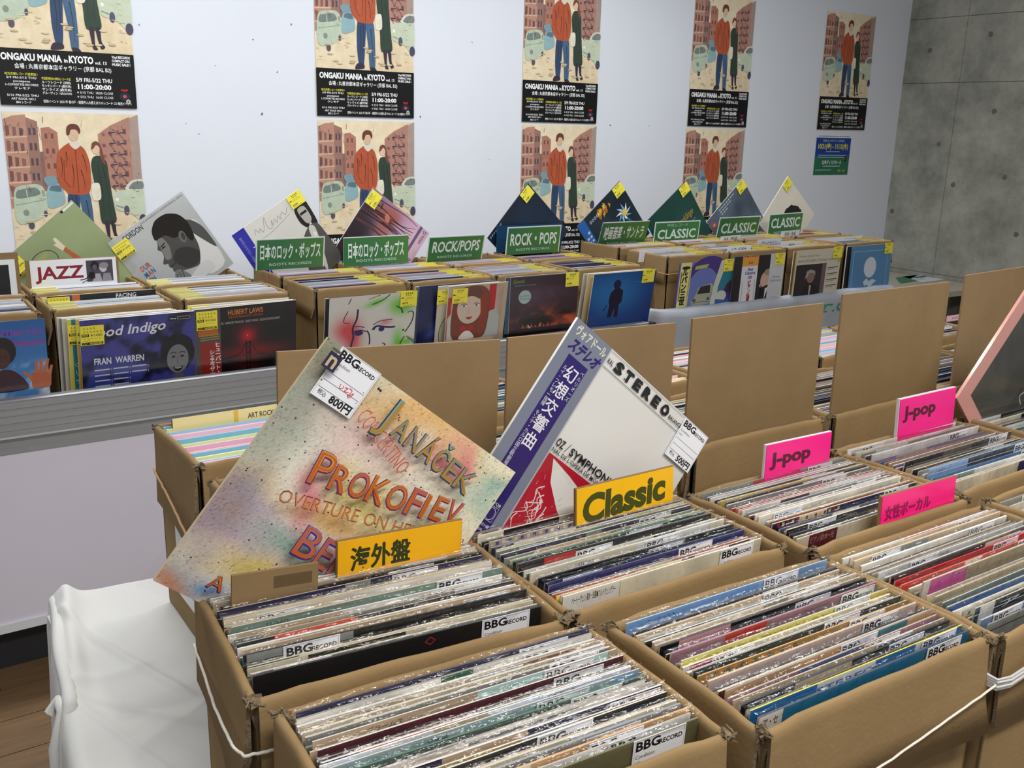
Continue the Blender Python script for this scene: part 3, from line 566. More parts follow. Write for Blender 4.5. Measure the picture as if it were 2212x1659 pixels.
fill('D', 28, 'broad string-tied carton', Z_, {0: dict(c='blue', blk=[(0, .10, 'e6e3d8'), (.10, 1, '2277a0')], txt=('ア・セ', .02, '2b2b2e', .06), tag=True, tx=.86, tk=0, tz=0, dy=0, dz=-.001, top='3a4a5a', label='blue record with a cream strip, frontmost in the string-tied carton'), 1: dict(c='blue', blk=[(0, 1, '1f73ad'), (.28, .55, 'dfe2dc'), (.75, .9, 'dfe2dc')], txt=('STEREO', .28, '2c62a8', .27), top='efd23a', tag=True, tx=.87, tk=1, tz=.001, dz=.003, label='blue record with a yellow top edge and STEREO lettering, string-tied carton'), 2: dict(c='olive', blk=[(0, .22, 'e0d8c6')], tag=False), 3: dict(c='black', tag=True, tx=.76), 5: dict(c='mauve', blk=[(.3, .6, '344f8e')], tag=True, tx=.7), 6: dict(c='tan', tag=True, tx=.6), 7: dict(c='maroon', tag=True, tx=.12), 8: dict(c='black', blk=[(.0, .1, 'e4e0d8'), (.1, .15, 'd8452e')]), 9: dict(c='beige', blk=[(0, 1, 'd9c4bc')], tag=True, tx=.8), 10: dict(c='cream', blk=[(0, .45, 'eeebe4')], txt=('バッハ インヴェンションとシンフォニア(全曲) グレン・グールド', .06, '2b2b2e', .4)), 11: dict(c='tan', blk=[(0, 1, 'a5823c')], strip=['d8923a', '55603a'], tag=True, tx=.78, dz=.001), 12: dict(c='green', blk=[(0, 1, '22382f')], tag=True, tx=.68), 13: dict(c='cream'), 14: dict(c='cream', blk=[(.03, .2, 'a8244c'), (.0, .03, 'e9e6df'), (.2, .25, '3f9fc4')]), 15: dict(c='yellow', blk=[(0, .78, 'ece478')], txt=('バロックの宝石箱  ロココ・フルート協奏曲  フルティスト・コンサート ブロックフレーテ', .1, '8a8434', .62), tag=True, tx=.8, dz=.003), 17: dict(c='mauve'), 18: dict(c='black', tag=True, tx=.77), 19: dict(c='black'), 20: dict(c='beige'), 21: dict(c='cream', tag=True, tx=.74), 22: dict(c='black', blk=[(.3, .62, '86a9cf')]), 27: dict(c='light blue', blk=[(0, .62, '7aa3d6')], tag=True, tx=.74, dz=.004, top='9bb8dc')}, .6, (.66, .93), fgap=.020, top=-.001)
Z_ = 'white black grey white navy brown green black white blue cream white maroon grey white pink maroon red grey navy yellow white black'.split()
fill('E', 26, 'pink female vocal card carton', Z_, {0: dict(c='cream', dz=-.002, blk=[(0, .08, 'd9c9ac'), (.08, .26, '5a1c2c')], txt=('ピアノ/鈴木一光', .09, 'c08a8a', .15), tag=False, dy=.002, label='cream record with a maroon strip, frontmost in the pink female vocal card carton'), 1: dict(c='grey', tag=True, tx=.2), 2: dict(c='black'), 3: dict(c='black', tag=True, tx=.22), 4: dict(c='white'), 5: dict(c='navy', tag=True, tx=.8), 6: dict(c='navy', strip=['c8302e', 'ead46a'], tag=True, tx=.84), 7: dict(c='brown', blk=[(0, 1, '9a6232')], tag=True, tx=.78), 16: dict(c='maroon', tag=True, tx=.7, blk=[(0, .2, 'c83038'), (.1, .14, 'eceaea')])}, .75, (.66, .9), fgap=.034, top=-.001)
Z_ = 'cream mauve white light_blue pink cream grey black beige cream pink blue mauve brown blue mauve white navy grey'.replace('_', ' ').split()
Z_ = [z for z in Z_ if z in NAMES]
fill('F', 22, 'farther pink J-pop card carton', Z_, {0: dict(c='cream', blk=[(.62, 1, '2f2a6c')], strip=None, tag=False, dz=.0), 1: dict(c='white', strip=['c24a62', 'efe9e6'], tag=False), 4: dict(c='light blue', blk=[(.0, .34, '8fb0d8'), (.34, .78, '35383f'), (.78, 1, '9fb8da')], tag=True, tx=.86, dz=.012, tk=0, label='sky-blue record with a dark shape, standing proud in the farther J-pop carton'), 9: dict(c='black', blk=[(.12, .34, '2c2a30'), (.34, .6, '6c5d54'), (.6, 1, '2f3336')], tag=True, tx=.86, dz=.010, tk=0, label='dark record with brown hair-like streaks, standing proud in the farther J-pop carton'), 12: dict(c='tan', blk=[(.2, .7, 'c89a78')]), 14: dict(c='blue')}, .6, (.66, .9), fgap=.030, top=0)
Z_ = 'grey cream black cream cream white blue grey beige cream white grey cream brown red black grey white grey beige white beige cream white'.split()
fill('G', 24, 'twine-bound carton', Z_, {1: dict(c='light blue', tag=True, tx=.16), 2: dict(c='black', blk=[(.0, .03, '1f3a36'), (.03, .12, 'e6e2da'), (.12, 1, '20262c')], txt=('ア', .16, 'e6e6e0', .12), dz=.012, tag=False, label='cream and black record with white characters, standing proud in the twine-bound carton'), 4: dict(c='cream', strip=['3f8f4c', 'ece8dc'], tag=False), 6: dict(c='blue', blk=[(0, .38, '2c5f9e')], tag=False), 7: dict(c='grey-green'), 10: dict(c='beige', blk=[(0, .04, 'ded8cc'), (.04, .27, 'c857a0'), (.27, 1, 'a3947c')], dz=.014, tag=False, label='beige record with a bright pink strip, standing proud in the twine-bound carton'), 13: dict(c='red', dz=.001, top='d8584a', tag=True, tx=.86)}, .6, (.7, .93), fgap=.022, top=0)
Z_ = 'cream white black grey beige cream white black cream grey teal white navy'.split()
fill('H', 16, 'carton at the pink framed record', Z_, {}, .3, (.6, .9))
fill('I', 18, 'carton at the right edge', 'cream grey teal white black pink cream grey white beige blue cream white pink grey white'.split(), {12: dict(c='grey', tag=True, tx=.24), 13: dict(c='white', tag=True, tx=.18)}, .4, (.15, .3))
# ---- the many records whose edges show in the farther cartons: one object
SA = Art(1, 1, step=0); SA.V = []; SA.F = []; SA.C = []; SA.n = 0
def far_row(x0, y0, w, d, ztop, n, pal, tabs=None, tabside='r', lean=0, hgt=.06, topcol=None):
    for i in range(n):
        y = y0 + .014 + (d - .03) * i / (n - 1); z = ztop + rnd.uniform(-.004, .003); t = rnd.uniform(.0016, .003); c = lin(rnd.choice(pal)); a = x0 + .012 + rnd.uniform(0, .004); e = x0 + w - .012 - rnd.uniform(0, .004)
        tp = lin(rnd.choice(topcol or pal)); ss = math.sin(R(lean)) * hgt
        segs = [(a, e, c, tp)]
        if tabs:
            m_ = a + (e - a) * (tabs[0] + rnd.uniform(-.01, .01)); q = lin(tabs[1] if isinstance(tabs[1], str) else tabs[1][i % len(tabs[1])])
            segs = [(a, m_, c, tp), (m_, e, q, q)] if tabside == 'r' else [(a, m_, q, q), (m_, e, c, tp)]
        for (p, r_, cc, tc) in segs:
            SA._v3([(p, y, z), (r_, y, z), (r_, y + ss, z - hgt), (p, y + ss, z - hgt)], [(3, 2, 1, 0)], cc)
            SA._v3([(p, y, z), (r_, y, z), (r_, y + t, z), (p, y + t, z)], [(0, 1, 2, 3)], tc)
            SA._v3([(p, y + t, z), (r_, y + t, z), (r_, y + t, z - hgt), (p, y + t, z - hgt)], [(0, 1, 2, 3)], tc)
        SA._v3([(segs[-1][1], y, z), (segs[-1][1], y + ss, z - hgt), (segs[-1][1], y + t + ss, z - hgt), (segs[-1][1], y + t, z)], [(0, 1, 2, 3)], tp)
PALN = ['e6dcc2', 'ecebe6', '2b2b2e', '8e9190', 'cdb798', '54202c', '3d5f88', 'd8dade', '7d8288', 'e4c8c8', '3a3a40', 'f2f2f2']
PALP = ['ecc8d4', 'e8b9cb', 'a9d3ea', '7fc0e2', 'f0e6a4', 'eadf96', 'eccbd9', 'f0d5dd']
for i, x in enumerate((.755, 1.125, 1.487, 1.85, 2.21)): far_row(x, 1.072, .338, .255, RIM - .006, 26, PALN)
far_row(.400, 1.072, .338, .255, RIM - .006, 20, PALP)
for i, x in enumerate((.765, 1.13, 1.49, 1.86, 2.21)): far_row(x, 1.395, .34, .24, RIM - .006, 26, [PALN + ['caa0c8', '2f7f86', 'e4e4ea'], PALP + ['ecebe6', 'e6dcc2'], PALN + ['e4e4ea', 'eeb8c0'], PALP + ['8e9190'], PALN][i])
far_row(.405, 1.395, .34, .24, RIM - .008, 17, ['f0f0f4', '3a4048', 'dfe4ea'], (.66, ['ecc8d4', 'e8b9cb', 'a9d3ea', 'f0e6a4', '7fc0e2', 'eccbd9']), 'l')
# ================================================================= BACK TABLE CARTONS
RB = CAMZ - .54; RC = CAMZ - .50
names1 = ['carton with the cloudy blue record before it, left edge', 'carton behind the indigo record, holding the black spine record', 'carton directly behind the black record with the red bridge', 'carton with a flap folded forward behind the line-drawn face record', 'carton behind the small girl portrait record', 'carton behind the red cloud record', 'carton behind the deep blue silhouette record']
for i, x in enumerate((.105, .48, .85, 1.285, 1.645, 2.005, 2.385)):
    carton(x, 2.975, .345, .245, RB, TB + .002, names1[i], detail=1, flap=.10)
    far_row(x, 2.975, .345, .245, RB - .004, 13, ['eef0f2', 'dfe4ea', 'ffffff', 'c9ced6', '5a6070', 'e8dcdc'] if i < 3 else ['e8e8ee', '5a5f70', '3a3a50', 'c9a8b8', 'b4bcc8', 'dfe4ea'], (.22, ['ebe59a', 'f0ecb4', 'e6df8c']) if i < 3 else (.74, ['e9de52', 'efe56a', 'ddd25a', 'e2dcc0']), 'l' if i < 3 else 'r', hgt=.05)
names2 = ['carton at the far left edge beside the JAZZ sign', 'carton of the JAZZ sign', 'carton of the grey profile portrait record', 'carton of the first green Japanese rock sign', 'carton of the second green Japanese rock sign', 'carton of the green ROCK/POPS sign', 'carton of the green ROCK-dot-POPS sign']
for i, x in enumerate((.12, .48, .84, 1.285, 1.645, 2.00, 2.375)):
    carton(x, 3.275, .345, .27, RB, TB + .002, names2[i] + ', back row', detail=1, flap=.09)
    far_row(x, 3.275, .345, .14, RB - .002, 8, ['eef0f2', 'dfe4ea', 'ffffff', 'c9ced6', '6a7080', 'e8c8c8'] if i < 3 else ['e8e8ee', '5a5f70', 'b49ab8', 'c9a8b8', 'b4bcc8', 'dfe4ea'], (.22, ['ebe59a', 'f0ecb4', 'e6df8c']) if i < 3 else (.74, ['e9de52', 'efe56a', 'ddd25a', 'e2dcc0']), 'l' if i < 3 else 'r', hgt=.05)
for i, (x, w_) in enumerate(((2.79, .335), (3.155, .345), (3.525, .36), (3.945, .37))):
    carton(x, 2.885, w_, .255, RC, TB + .002, ['carton of the red-lettered anime divider', 'carton of the piano concerto divider', 'carton behind the pianist portrait record', 'carton behind the pale blue balloon record'][i], detail=1, flap=.11)
    far_row(x, 2.885, w_, .255, RC - .004, 11, ['e8e8ee', 'cdb798', '8a8f94', 'ecebe6', 'b4bcc8'], (.68, ['e9de52', 'e2dcc0', 'ddd25a']), 'r', hgt=.05)
for i, (x, w_) in enumerate(((2.80, .345), (3.185, .35), (3.59, .35), (3.965, .36))):
    carton(x, 3.20, w_, .27, RC, TB + .002, ['carton of the green film music sign', 'carton of the green CLASSIC sign with small upper line', 'carton of the slanting green CLASSIC sign', 'carton of the smallest green CLASSIC sign'][i] + ', back row', detail=1, flap=.09)
    far_row(x, 3.20, w_, .15, RC - .002, 8, ['e8e8ee', 'cdb798', '8a8f94', 'c8403c', 'b4bcc8'], (.66, ['e9de52', 'e2dcc0', 'ddd25a']), 'r', hgt=.05)
me_ = SA.mesh('record_edges', 'gloss'); tag(link('record', me_), 'tightly packed records whose top edges show in the farther cartons', 'record', 'records in the farther cartons', 'stuff')
cord('cord', [(2.781, 3.0, RC - .07), (2.781, 2.90, RC - .072), (2.786, 2.876, RC - .073), (2.90, 2.873, RC - .070), (3.10, 2.873, RC - .068)], .0016, 'rubber', 'thin tan cord round the anime divider carton')
# ================================================================= RECORD COVERS (flat print)
def cover(col, t=.004, w=.315, h=.315, edge='e6e0d4', top=None): return Art(w, h, t=t, col=col, edge=edge, top=top, back='ddd8cc')
def put(name, art, label, group, base, rot, ox=.5, oz=1, tags=(), sheetm=SHEET, cat='record', mt='gloss', part='jacket'):
    e = empty(name, base, rot); tag(e, label, cat, group); H = art.h / art.w
    j = link(part, art.mesh(part, mt, ox=ox, oz=oz * H), e)
    if sheetm:
        s = link('plastic_sleeve', sheetm, e); s.location = ((.5 - ox) * art.w, 0, (oz - 1) * art.h); s.scale = (art.w / .315, 1, art.h / .315)
    for (tm, u, v) in tags:
        g = link('price_tag', tm, e); g.location = ((u - ox) * art.w, -.0034, (oz * H - v) * art.w)
    return e
def front_lp(tl, y, lean, art, label, tags=(), roll=0, group='records facing forward on the back table', **kw):
    P = aty(*tl, y); Q = Matrix.Rotation(R(lean), 3, 'X') @ Matrix.Rotation(R(-roll), 3, 'Y'); b_ = P - Q @ Vector((-art.w / 2, 0, art.h)); return put('record', art, label, group, b_, Q.to_euler(), tags=tags, **kw)
def diamond(T, y, a, art, label, corner='TR', tags=(), lean=-2, yaw=0, group='records standing on one corner', **kw):
    P = aty(*T, y); Q = Matrix.Rotation(R(yaw), 3, 'Z') @ Matrix.Rotation(R(lean), 3, 'X') @ Matrix.Rotation(R(-a), 3, 'Y')
    off = Vector((art.w, 0, art.h)) if corner == 'TR' else Vector((-art.w, 0, art.h)); return put('record', art, label, group, P - Q @ off, Q.to_euler(), ox=0 if corner == 'TR' else 1, tags=tags, **kw)
# ---- green record with a raised arm
a = cover('98a878'); a.field(10, 10, lambda U, V: hexA('9aa97c') * (.9 + .2 * fbm(U, V, 3, 5))[..., None]); a.rect(.82, .01, .99, .035, 'e8e8e0'); a.rect(.82, .01, .85, .035, '202020')
a.ell(.32, .30, .17, .13, '3a3a34', rot=-8, n=26); a.ell(.32, .30, .162, .122, '97a67a', rot=-8, n=26)
for k, s_ in enumerate(('SOMEBODY', 'LOVES', 'ME')): a.text(s_, .32, .26 + k * .065, .045, 'cfc63e', w=(.2, .13, .08)[k], al='c')
a.poly([(.60, .62), (.66, .61), (.60, .30), (.56, .31)], 'bf6a44'); a.poly([(.555, .32), (.605, .30), (.60, .17), (.57, .16), (.56, .22), (.53, .21)], 'e9dfc4'); a.ell(.45, .60, .075, .07, 'a04a2c'); a.ell(.46, .62, .05, .055, 'd99a76'); a.poly([(.40, .70), (.62, .66), (.70, 1), (.35, 1)], 'bd8a52'); a.poly([(.10, .62), (.3, .66), (.3, .74), (.12, .68)], 'e8c8c0')
diamond((155, 432), 3.53, 40, a, 'olive green record with a raised gloved arm, standing on its corner behind the JAZZ sign', tags=[(YT[1], .01, .05)])
# ---- grey profile portrait
a = cover('b9bcbc', edge='e6e6e4'); a.field(12, 12, lambda U, V: mix(np.zeros(U.shape + (3,)) + hexA('c3c6c6'), np.zeros(U.shape + (3,)) + hexA('9b9f9f'), .5 * V + .2 * vn(U, V, 3, 8)))
a.text('GORDON', .155, .098, .062, '3b3d3f', w=.255, bold=.02); a.text('bud powell/pierre michelot/kenny clarke', .418, .045, .028, '47494b', w=.56); a.off = (-.04, -.09)
a.spoly([(.98, .45), (.98, 1), (.72, 1), (.78, .62), (.86, .42)], 'd9d9d6'); a.spoly([(.80, .34), (.93, .40), (1, .55), (1, .82), (.90, .62)], '4f5152')
prof = [(.50, .34), (.46, .42), (.43, .46), (.455, .50), (.44, .56), (.385, .62), (.41, .645), (.43, .65), (.42, .69), (.44, .72), (.43, .76), (.50, .80), (.60, .84), (.72, .86), (.83, .70), (.86, .50), (.80, .30), (.66, .24), (.55, .27)]
a.spoly(prof, '4c4c4c'); a.spoly([(.47, .36), (.50, .26), (.60, .185), (.74, .19), (.85, .27), (.89, .40), (.86, .56), (.80, .60), (.77, .48), (.66, .46), (.60, .38), (.53, .37)], '161616'); a.spoly([(.48, .38), (.55, .38), (.56, .50), (.50, .62), (.44, .60), (.46, .52)], '7f7f7d')
a.ell(.745, .50, .040, .068, '6c6c6a', rot=15); a.ell(.752, .50, .022, .045, '3f3f3f', rot=15); a.spoly([(.50, .66), (.60, .58), (.72, .62), (.80, .74), (.72, .84), (.58, .82)], '333333'); a.line([(.475, .455), (.54, .44)], .012, '141414'); a.ell(.50, .475, .025, .009, '181818'); a.line([(.43, .70), (.50, .69)], .01, '1a1a1a')
a.spoly([(.37, .88), (.44, .77), (.50, .78), (.56, .90), (.52, 1), (.35, 1)], '77787a'); a.spoly([(.55, .92), (.80, .86), (.84, 1), (.5, 1)], 'cfcfcd')
for k in range(3): a.line([(.40 + k * .035, .96), (.44 + k * .035, .80)], .010, '4a4a4a')
for k, (s_, y_) in enumerate((('OUR', .56), ('MAN', .64), ('IN', .72))):
    for q, ch in enumerate(s_): a.text(ch, .145 + q * .045, y_, .062, 'd2452f' if (q + k) % 2 == 0 else '2b6ea6', w=.038, bold=.02)
diamond((392, 413), 3.53, 33, a, 'grey record with a dark profile portrait, standing on its corner right of the JAZZ sign', tags=[(YT[2], .0, .06)])
# ---- handwritten screen record
a = cover('dcd9d2'); a.field(8, 8, lambda U, V: hexA('dedbd3') * (.95 + .08 * fbm(U, V, 3, 21))[..., None]); a.rect(0, 0, .17, 1, '2a2aa4')
a.text('MIND SCREEN', .135, .26, .10, 'e6e6f4', w=.62, rot=-90, res=3); a.text('あの日にかえりたい 小椋佳ミュージック', .05, .08, .03, 'a9a9dc', rot=-90, w=.5)
a.curve([(.24, .16), (.27, .10), (.30, .16), (.33, .12), (.34, .18), (.38, .14), (.44, .04), (.42, .16), (.46, .20), (.50, .12), (.49, .18), (.54, .13), (.55, .18), (.60, .12), (.61, .17), (.66, .11), (.69, .16), (.75, .10)], .006, '9a9890')
a.curve([(.22, .24), (.45, .235), (.74, .18)], .005, '9a9890')
a.spoly([(.80, .20), (.88, .10), (.99, .12), (.99, .45), (.93, .46), (.90, .40), (.86, .46), (.82, .42), (.79, .34)], '1f1d1c'); a.spoly([(.84, .20), (.94, .20), (.95, .36), (.90, .42), (.85, .37)], 'b9b4ac'); a.rect(.845, .25, .94, .28, '1d1b1a')
a.spoly([(.70, .56), (.86, .44), (.97, .46), (1, .6), (1, 1), (.55, 1)], '55534f'); a.spoly([(.84, .47), (.92, .47), (.90, .62), (.80, .98), (.76, .98)], 'cfccc4'); a.ell(.88, .56, .02, .03, 'e8e6e0'); a.spoly([(.66, .60), (.76, .52), (.80, .60), (.72, .72)], '2a2826')
diamond((645, 408), 3.53, 31.5, a, 'cream record with a suited man and blue strip, on its corner, leftmost green sign', tags=[(YR[0], .80, 0)])
# ---- close-up face with long hair
a = cover('8a6a86', edge='d8d0d8'); a.field(30, 30, lambda U, V: mix(mix(mix(np.zeros(U.shape + (3,)) + hexA('b58fb6'), np.zeros(U.shape + (3,)) + hexA('e0bcc8'), blob(U, V, .75, .85, .4, .25)), np.zeros(U.shape + (3,)) + hexA('2a2026'), blob(U, V, .2, .05, .75, .36, 2)), np.zeros(U.shape + (3,)) + hexA('a85f56'), blob(U, V, .83, .36, .13, .22, 2, -.3) + .7 * blob(U, V, .62, .42, .16, .12, 2)))
for k in range(22): x = rnd.uniform(.1, .95); a.curve([(x, .02), (x + .02, .25), (x - .02 + .02 * k / 5, .55 + .2 * rnd.random()), (x + .1 * rnd.random(), .8)], [.018, .004], ['2a1a1e', '3c262a', '5a3a3c'][k % 3])
a.ell(.80, .38, .06, .035, 'c27a68', rot=-40); a.line([(.74, .46), (.82, .43)], .02, '7d2f34'); a.line([(.84, .24), (.92, .22)], .015, '241a1c')
a.rect(.0, .84, 1, .88, '6c567c'); a.text("miss.G", .80, .96, .05, '463a52'); a.text('ne', .48, .97, .07, '6a5a74')
diamond((807, 405), 3.53, 53, a, 'mauve record with a long-haired face, standing on its corner behind the right Japanese rock sign', tags=[(YR[0], .78, 0)])
# ---- navy record
a = cover('10243c', edge='2b3038'); a.field(14, 14, lambda U, V: mix(np.zeros(U.shape + (3,)) + hexA('131c2c'), np.zeros(U.shape + (3,)) + hexA('10395a'), fbm(U, V, 2.5, 33) * (1 - U * .4))); [a.line([(.03 + k * .04, .05), (.055 + k * .04, .03)], .010, 'c9ccd0') for k in range(7)]
diamond((1141, 396), 3.53, 47, a, 'plain dark navy record standing on its corner behind the green ROCK-dot-POPS sign', tags=[(YR[2], .78, 0)])
b = MB(); P0 = aty(1074, 488, 3.50); P1 = aty(1214, 480, 3.50); b.box(P0.x, 3.50, RB + .003, P1.x, 3.504, P0.z); o = link('record', b.mesh('record', mat('dark_blue_sleeve', '10385a', .3))); tag(o, 'dark blue record standing upright right behind the green ROCK-dot-POPS sign', 'record', 'records standing upright in the back row')
# ---- dark record with bright shapes (generic stand-in)
a = cover('141f2a', edge='3a3a40'); a.field(16, 16, lambda U, V: mix(np.zeros(U.shape + (3,)) + hexA('121824'), np.zeros(U.shape + (3,)) + hexA('1b3a44'), fbm(U, V, 4, 55)))
a.rect(0, 0, .15, 1, '1f5fae'); [a.rect(.03 + .06 * q, .2 + k * .07, .07 + .06 * q, .24 + k * .07, 'b9c9e6') for k in range(7) for q in (0, 1) if (k + q) % 4]
for k in range(26): q = (.50 + rnd.uniform(-.12, .14), .13 + rnd.uniform(-.06, .07)); a.poly([(q[0], q[1] - .04), (q[0] + .03, q[1]), (q[0] - .01, q[1] + .04)], ['d9a32c', 'c2711e', 'ecc94c'][k % 3])
for k in range(4): a.ell(.22 + k * .05, .12 + .0 * k, .02, .025, 'b9bcc0'); a.ell(.22 + k * .05, .12, .010, .014, '202a30')
for k in range(9): t_ = k / 9 * 6.28; a.poly([(.78, .42), (.78 + .16 * math.cos(t_), .42 + .16 * math.sin(t_)), (.78 + .08 * math.cos(t_ + .5), .42 + .08 * math.sin(t_ + .5))], ['a9cfe6', '6fa3cf', 'e2ecf2'][k % 3])
a.ell(.80, .42, .05, .05, 'e8c24a'); a.poly([(.6, .9), (.8, .5), (.95, .9)], '2d6a60')
diamond((1339, 391), 3.45, 39, a, 'dark record with yellow and pale blue shapes, tilted behind the film music sign', tags=[(YR[3], .80, 0)])
# ---- dark green script record
a = cover('1d4a40', edge='2b3a36'); a.field(10, 10, lambda U, V: mix(np.zeros(U.shape + (3,)) + hexA('123a36'), np.zeros(U.shape + (3,)) + hexA('24584a'), fbm(U, V, 3, 66))); a.text('Wienerklänge', .34, .50, .11, 'c9a02e', w=.52, shear=.35, bold=-.005); a.text('SYMPHONY ORCHESTRA', .52, .60, .022, '8fb0a6'); a.text('NEW YEAR CONCERT', .40, .66, .02, '8fb0a6')
a.curve([(.28, .52), (.33, .48), (.37, .58), (.34, .66)], .018, 'c9a02e'); a.curve([(.62, .75), (.72, .62), (.70, .78), (.8, .66)], .006, '7fa89a')
diamond((1482, 391), 3.45, 37, a, 'dark green record with gold script, standing on its corner behind a CLASSIC sign', tags=[(YR[1], .80, 0)])
# ---- slate record
a = cover('4c5868', edge='b9bcc0'); a.field(16, 16, lambda U, V: mix(np.zeros(U.shape + (3,)) + hexA('343c4c'), np.zeros(U.shape + (3,)) + hexA('6c7c8c'), fbm(U, V, 3, 77) * 1.2 - .1)); [a.line([(.30 + k * .06, .05 + q * .045), (.345 + k * .06, .05 + q * .045)], .02, 'b9bcc4') for q in range(3) for k in range(7 - q * 2)]
a.ell(.08, .16, .06, .05, 'b0563c'); a.ell(.08, .16, .03, .025, 'e0a070'); a.poly([(.55, .75), (.66, .5), (.74, .55), (.80, .8), (.7, 1), (.5, 1)], '1c222c')
diamond((1604, 386), 3.45, 41, a, 'slate grey record standing on its corner behind the slanting CLASSIC sign', tags=[(YR[2], .80, 0)])
# ---- cream record with a dark head
a = cover('e9e2d2', edge='e6e0d2'); a.field(6, 6, lambda U, V: hexA('eae3d3') * (.96 + .06 * fbm(U, V, 3, 88))[..., None])
pts = []
for k in range(36): t_ = k / 36 * 6.283; r_ = .26 + rnd.uniform(-.015, .02); pts.append((.56 + r_ * math.cos(t_), .62 + r_ * math.sin(t_)))
a.poly(pts, '161616'); a.ell(.50, .70, .13, .15, 'b9b2a6', rot=-30); a.poly([(.05, .7), (.25, .62), (.3, .75), (.1, .95)], '3a3a38')
diamond((1702, 381), 3.45, 50, a, 'cream record with a curly black head, standing on its corner behind the rightmost CLASSIC sign', tags=[(YR[0], .80, 0)])
# ================================================================= SIGNS
def sign(tl, y, w, h, lean, art, label, base='ffffff', roll=0, name='section_sign', backing=None, cat='sign', group=None, dx=0):
    P = aty(*tl, y); Q = Matrix.Rotation(R(lean), 3, 'X') @ Matrix.Rotation(R(-roll), 3, 'Y'); b_ = P - Q @ Vector((-w / 2, 0, h)); e = empty(name, b_, Q.to_euler()); tag(e, label, cat, group)
    if art.cut:
        c_, l_ = art.split('card', 'gloss', .5, art.h / art.w); q = link('card', c_, e); link('lettering', l_, q)
    else: link('card', art.mesh('card', 'gloss', ox=.5, oz=art.h / art.w), e)
    if backing:
        b = MB(); m = backing; b.box(-w / 2 - m, .0022, -.002, w / 2 + m * .6, .0065, h + .001); link('backing_board', b.mesh('backing_board', M['cardB']), e)
    return e
def green(w, h, main, sub='ROOTS RECORDS', top=None, kw={}, c='3a7d50', mh=.155, fr=True, g2='5a8a3c', my=.275, tx=.5):
    a = Art(w, h, t=.0016, col='dfe8e6', edge='e8eeee'); H = h / w; f_ = .018 if fr else .0
    a.field(8, 3, lambda U, V: mix(np.zeros(U.shape + (3,)) + hexA('2f6e4a'), np.zeros(U.shape + (3,)) + hexA(g2), (U * .5 + .3 * vn(U, V, 3, int(w * 1e4)))), f_, f_ if fr else .012, 1 - f_, H)
    a.mark()
    if top: a.text(top, .5, .085, .045, 'b9d2b9', w=.46, al='c')
    a.text(main, tx, my, mh, 'e6efe8', al='c', bold=.022, **kw)
    if sub: a.text(sub, .5, H - .055, .036, 'c5d8c8', al='c', w=.62, bold=.01)
    return a
JR = '日本のロック・ポップス'
sign((553, 517), 3.37, .265, .116, 8, green(.265, .116, JR, kw=dict(w=.88), mh=.165), 'green Japanese rock sign with a pale border, left of its twin')
sign((742, 513), 3.37, .278, .112, 2, green(.278, .112, JR, kw=dict(w=.86), mh=.165, fr=False), 'green Japanese rock sign without a border, in front of the mauve face record')
sign((927, 512), 3.37, .268, .108, 14, green(.268, .108, 'ROCK/POPS', kw=dict(w=.84, shear=.06), mh=.17, my=.25), 'green sign reading ROCK/POPS, divided by a slash')
sign((1097, 491), 3.37, .285, .120, 7, green(.285, .120, 'ROCK・POPS', kw=dict(w=.86), mh=.18, my=.28), 'green sign reading ROCK and POPS split by a round dot', )
sign((1303, 481), 3.33, .280, .124, 17, green(.280, .124, '映画音楽・サントラ', kw=dict(w=.84), mh=.17, fr=False, c='3f7f4c'), 'green Japanese film music sign leaning forward')
sign((1416, 480), 3.33, .292, .118, 5, green(.292, .118, 'CLASSIC', '', '中古レコード', dict(w=.84), '2f8040', .15, g2='3f9040', my=.275), 'green CLASSIC sign with a small Japanese line along its top')
sign((1556, 470), 3.33, .294, .120, 11, green(.294, .120, 'CLASSIC', 'ROOTS RECORDS', None, dict(w=.84), '3f7a48', .17), 'green CLASSIC sign slanting in front of the slate grey record')
sign((1663, 463), 3.33, .262, .115, 4, green(.262, .115, 'CLASSIC', 'ROOTS RECORDS', None, dict(w=.84), '3a7a48', .19), 'rightmost green CLASSIC sign, in front of the cream record', roll=1)
a = Art(.262, .10, t=.001, col='eef0f4'); H = .10 / .262; a.mark(); a.text('JAZZ', .05, .235, .155, '8a1f38', w=.56, bold=.03)
a.rect(.64, .03, .955, .30, '4c4552'); a.ell(.74, .10, .05, .06, '1f1c24'); a.ell(.74, .12, .028, .035, '5e5560'); a.ell(.84, .13, .045, .055, 'c4bec4'); a.ell(.85, .10, .055, .04, '8d8790'); a.poly([(.70, .30), (.72, .20), (.80, .20), (.82, .30)], 'a9a4ac'); a.poly([(.82, .30), (.84, .20), (.92, .2), (.94, .30)], '8f8a94'); a.ell(.70, .22, .04, .05, '17151a')
a.curve([(.56, .27), (.62, .26), (.70, .22), (.74, .26)], .012, '1d1a20'); a.curve([(.58, .31), (.64, .28), (.72, .28)], .008, '1d1a20')
sign((63, 564), 3.40, .262, .10, 1, a, 'white sign reading JAZZ with a small musicians photo on a cardboard backing', backing=.013)
a = Art(.262, .12, t=.001, col='eceef2'); a.rect(.5, .06, .93, .42, '23262c'); a.ell(.7, .2, .08, .1, '5a5660')
sign((-186, 556), 3.30, .262, .14, 1, a, 'white sign with a dark photo on cardboard, cut by the left edge', backing=.018)
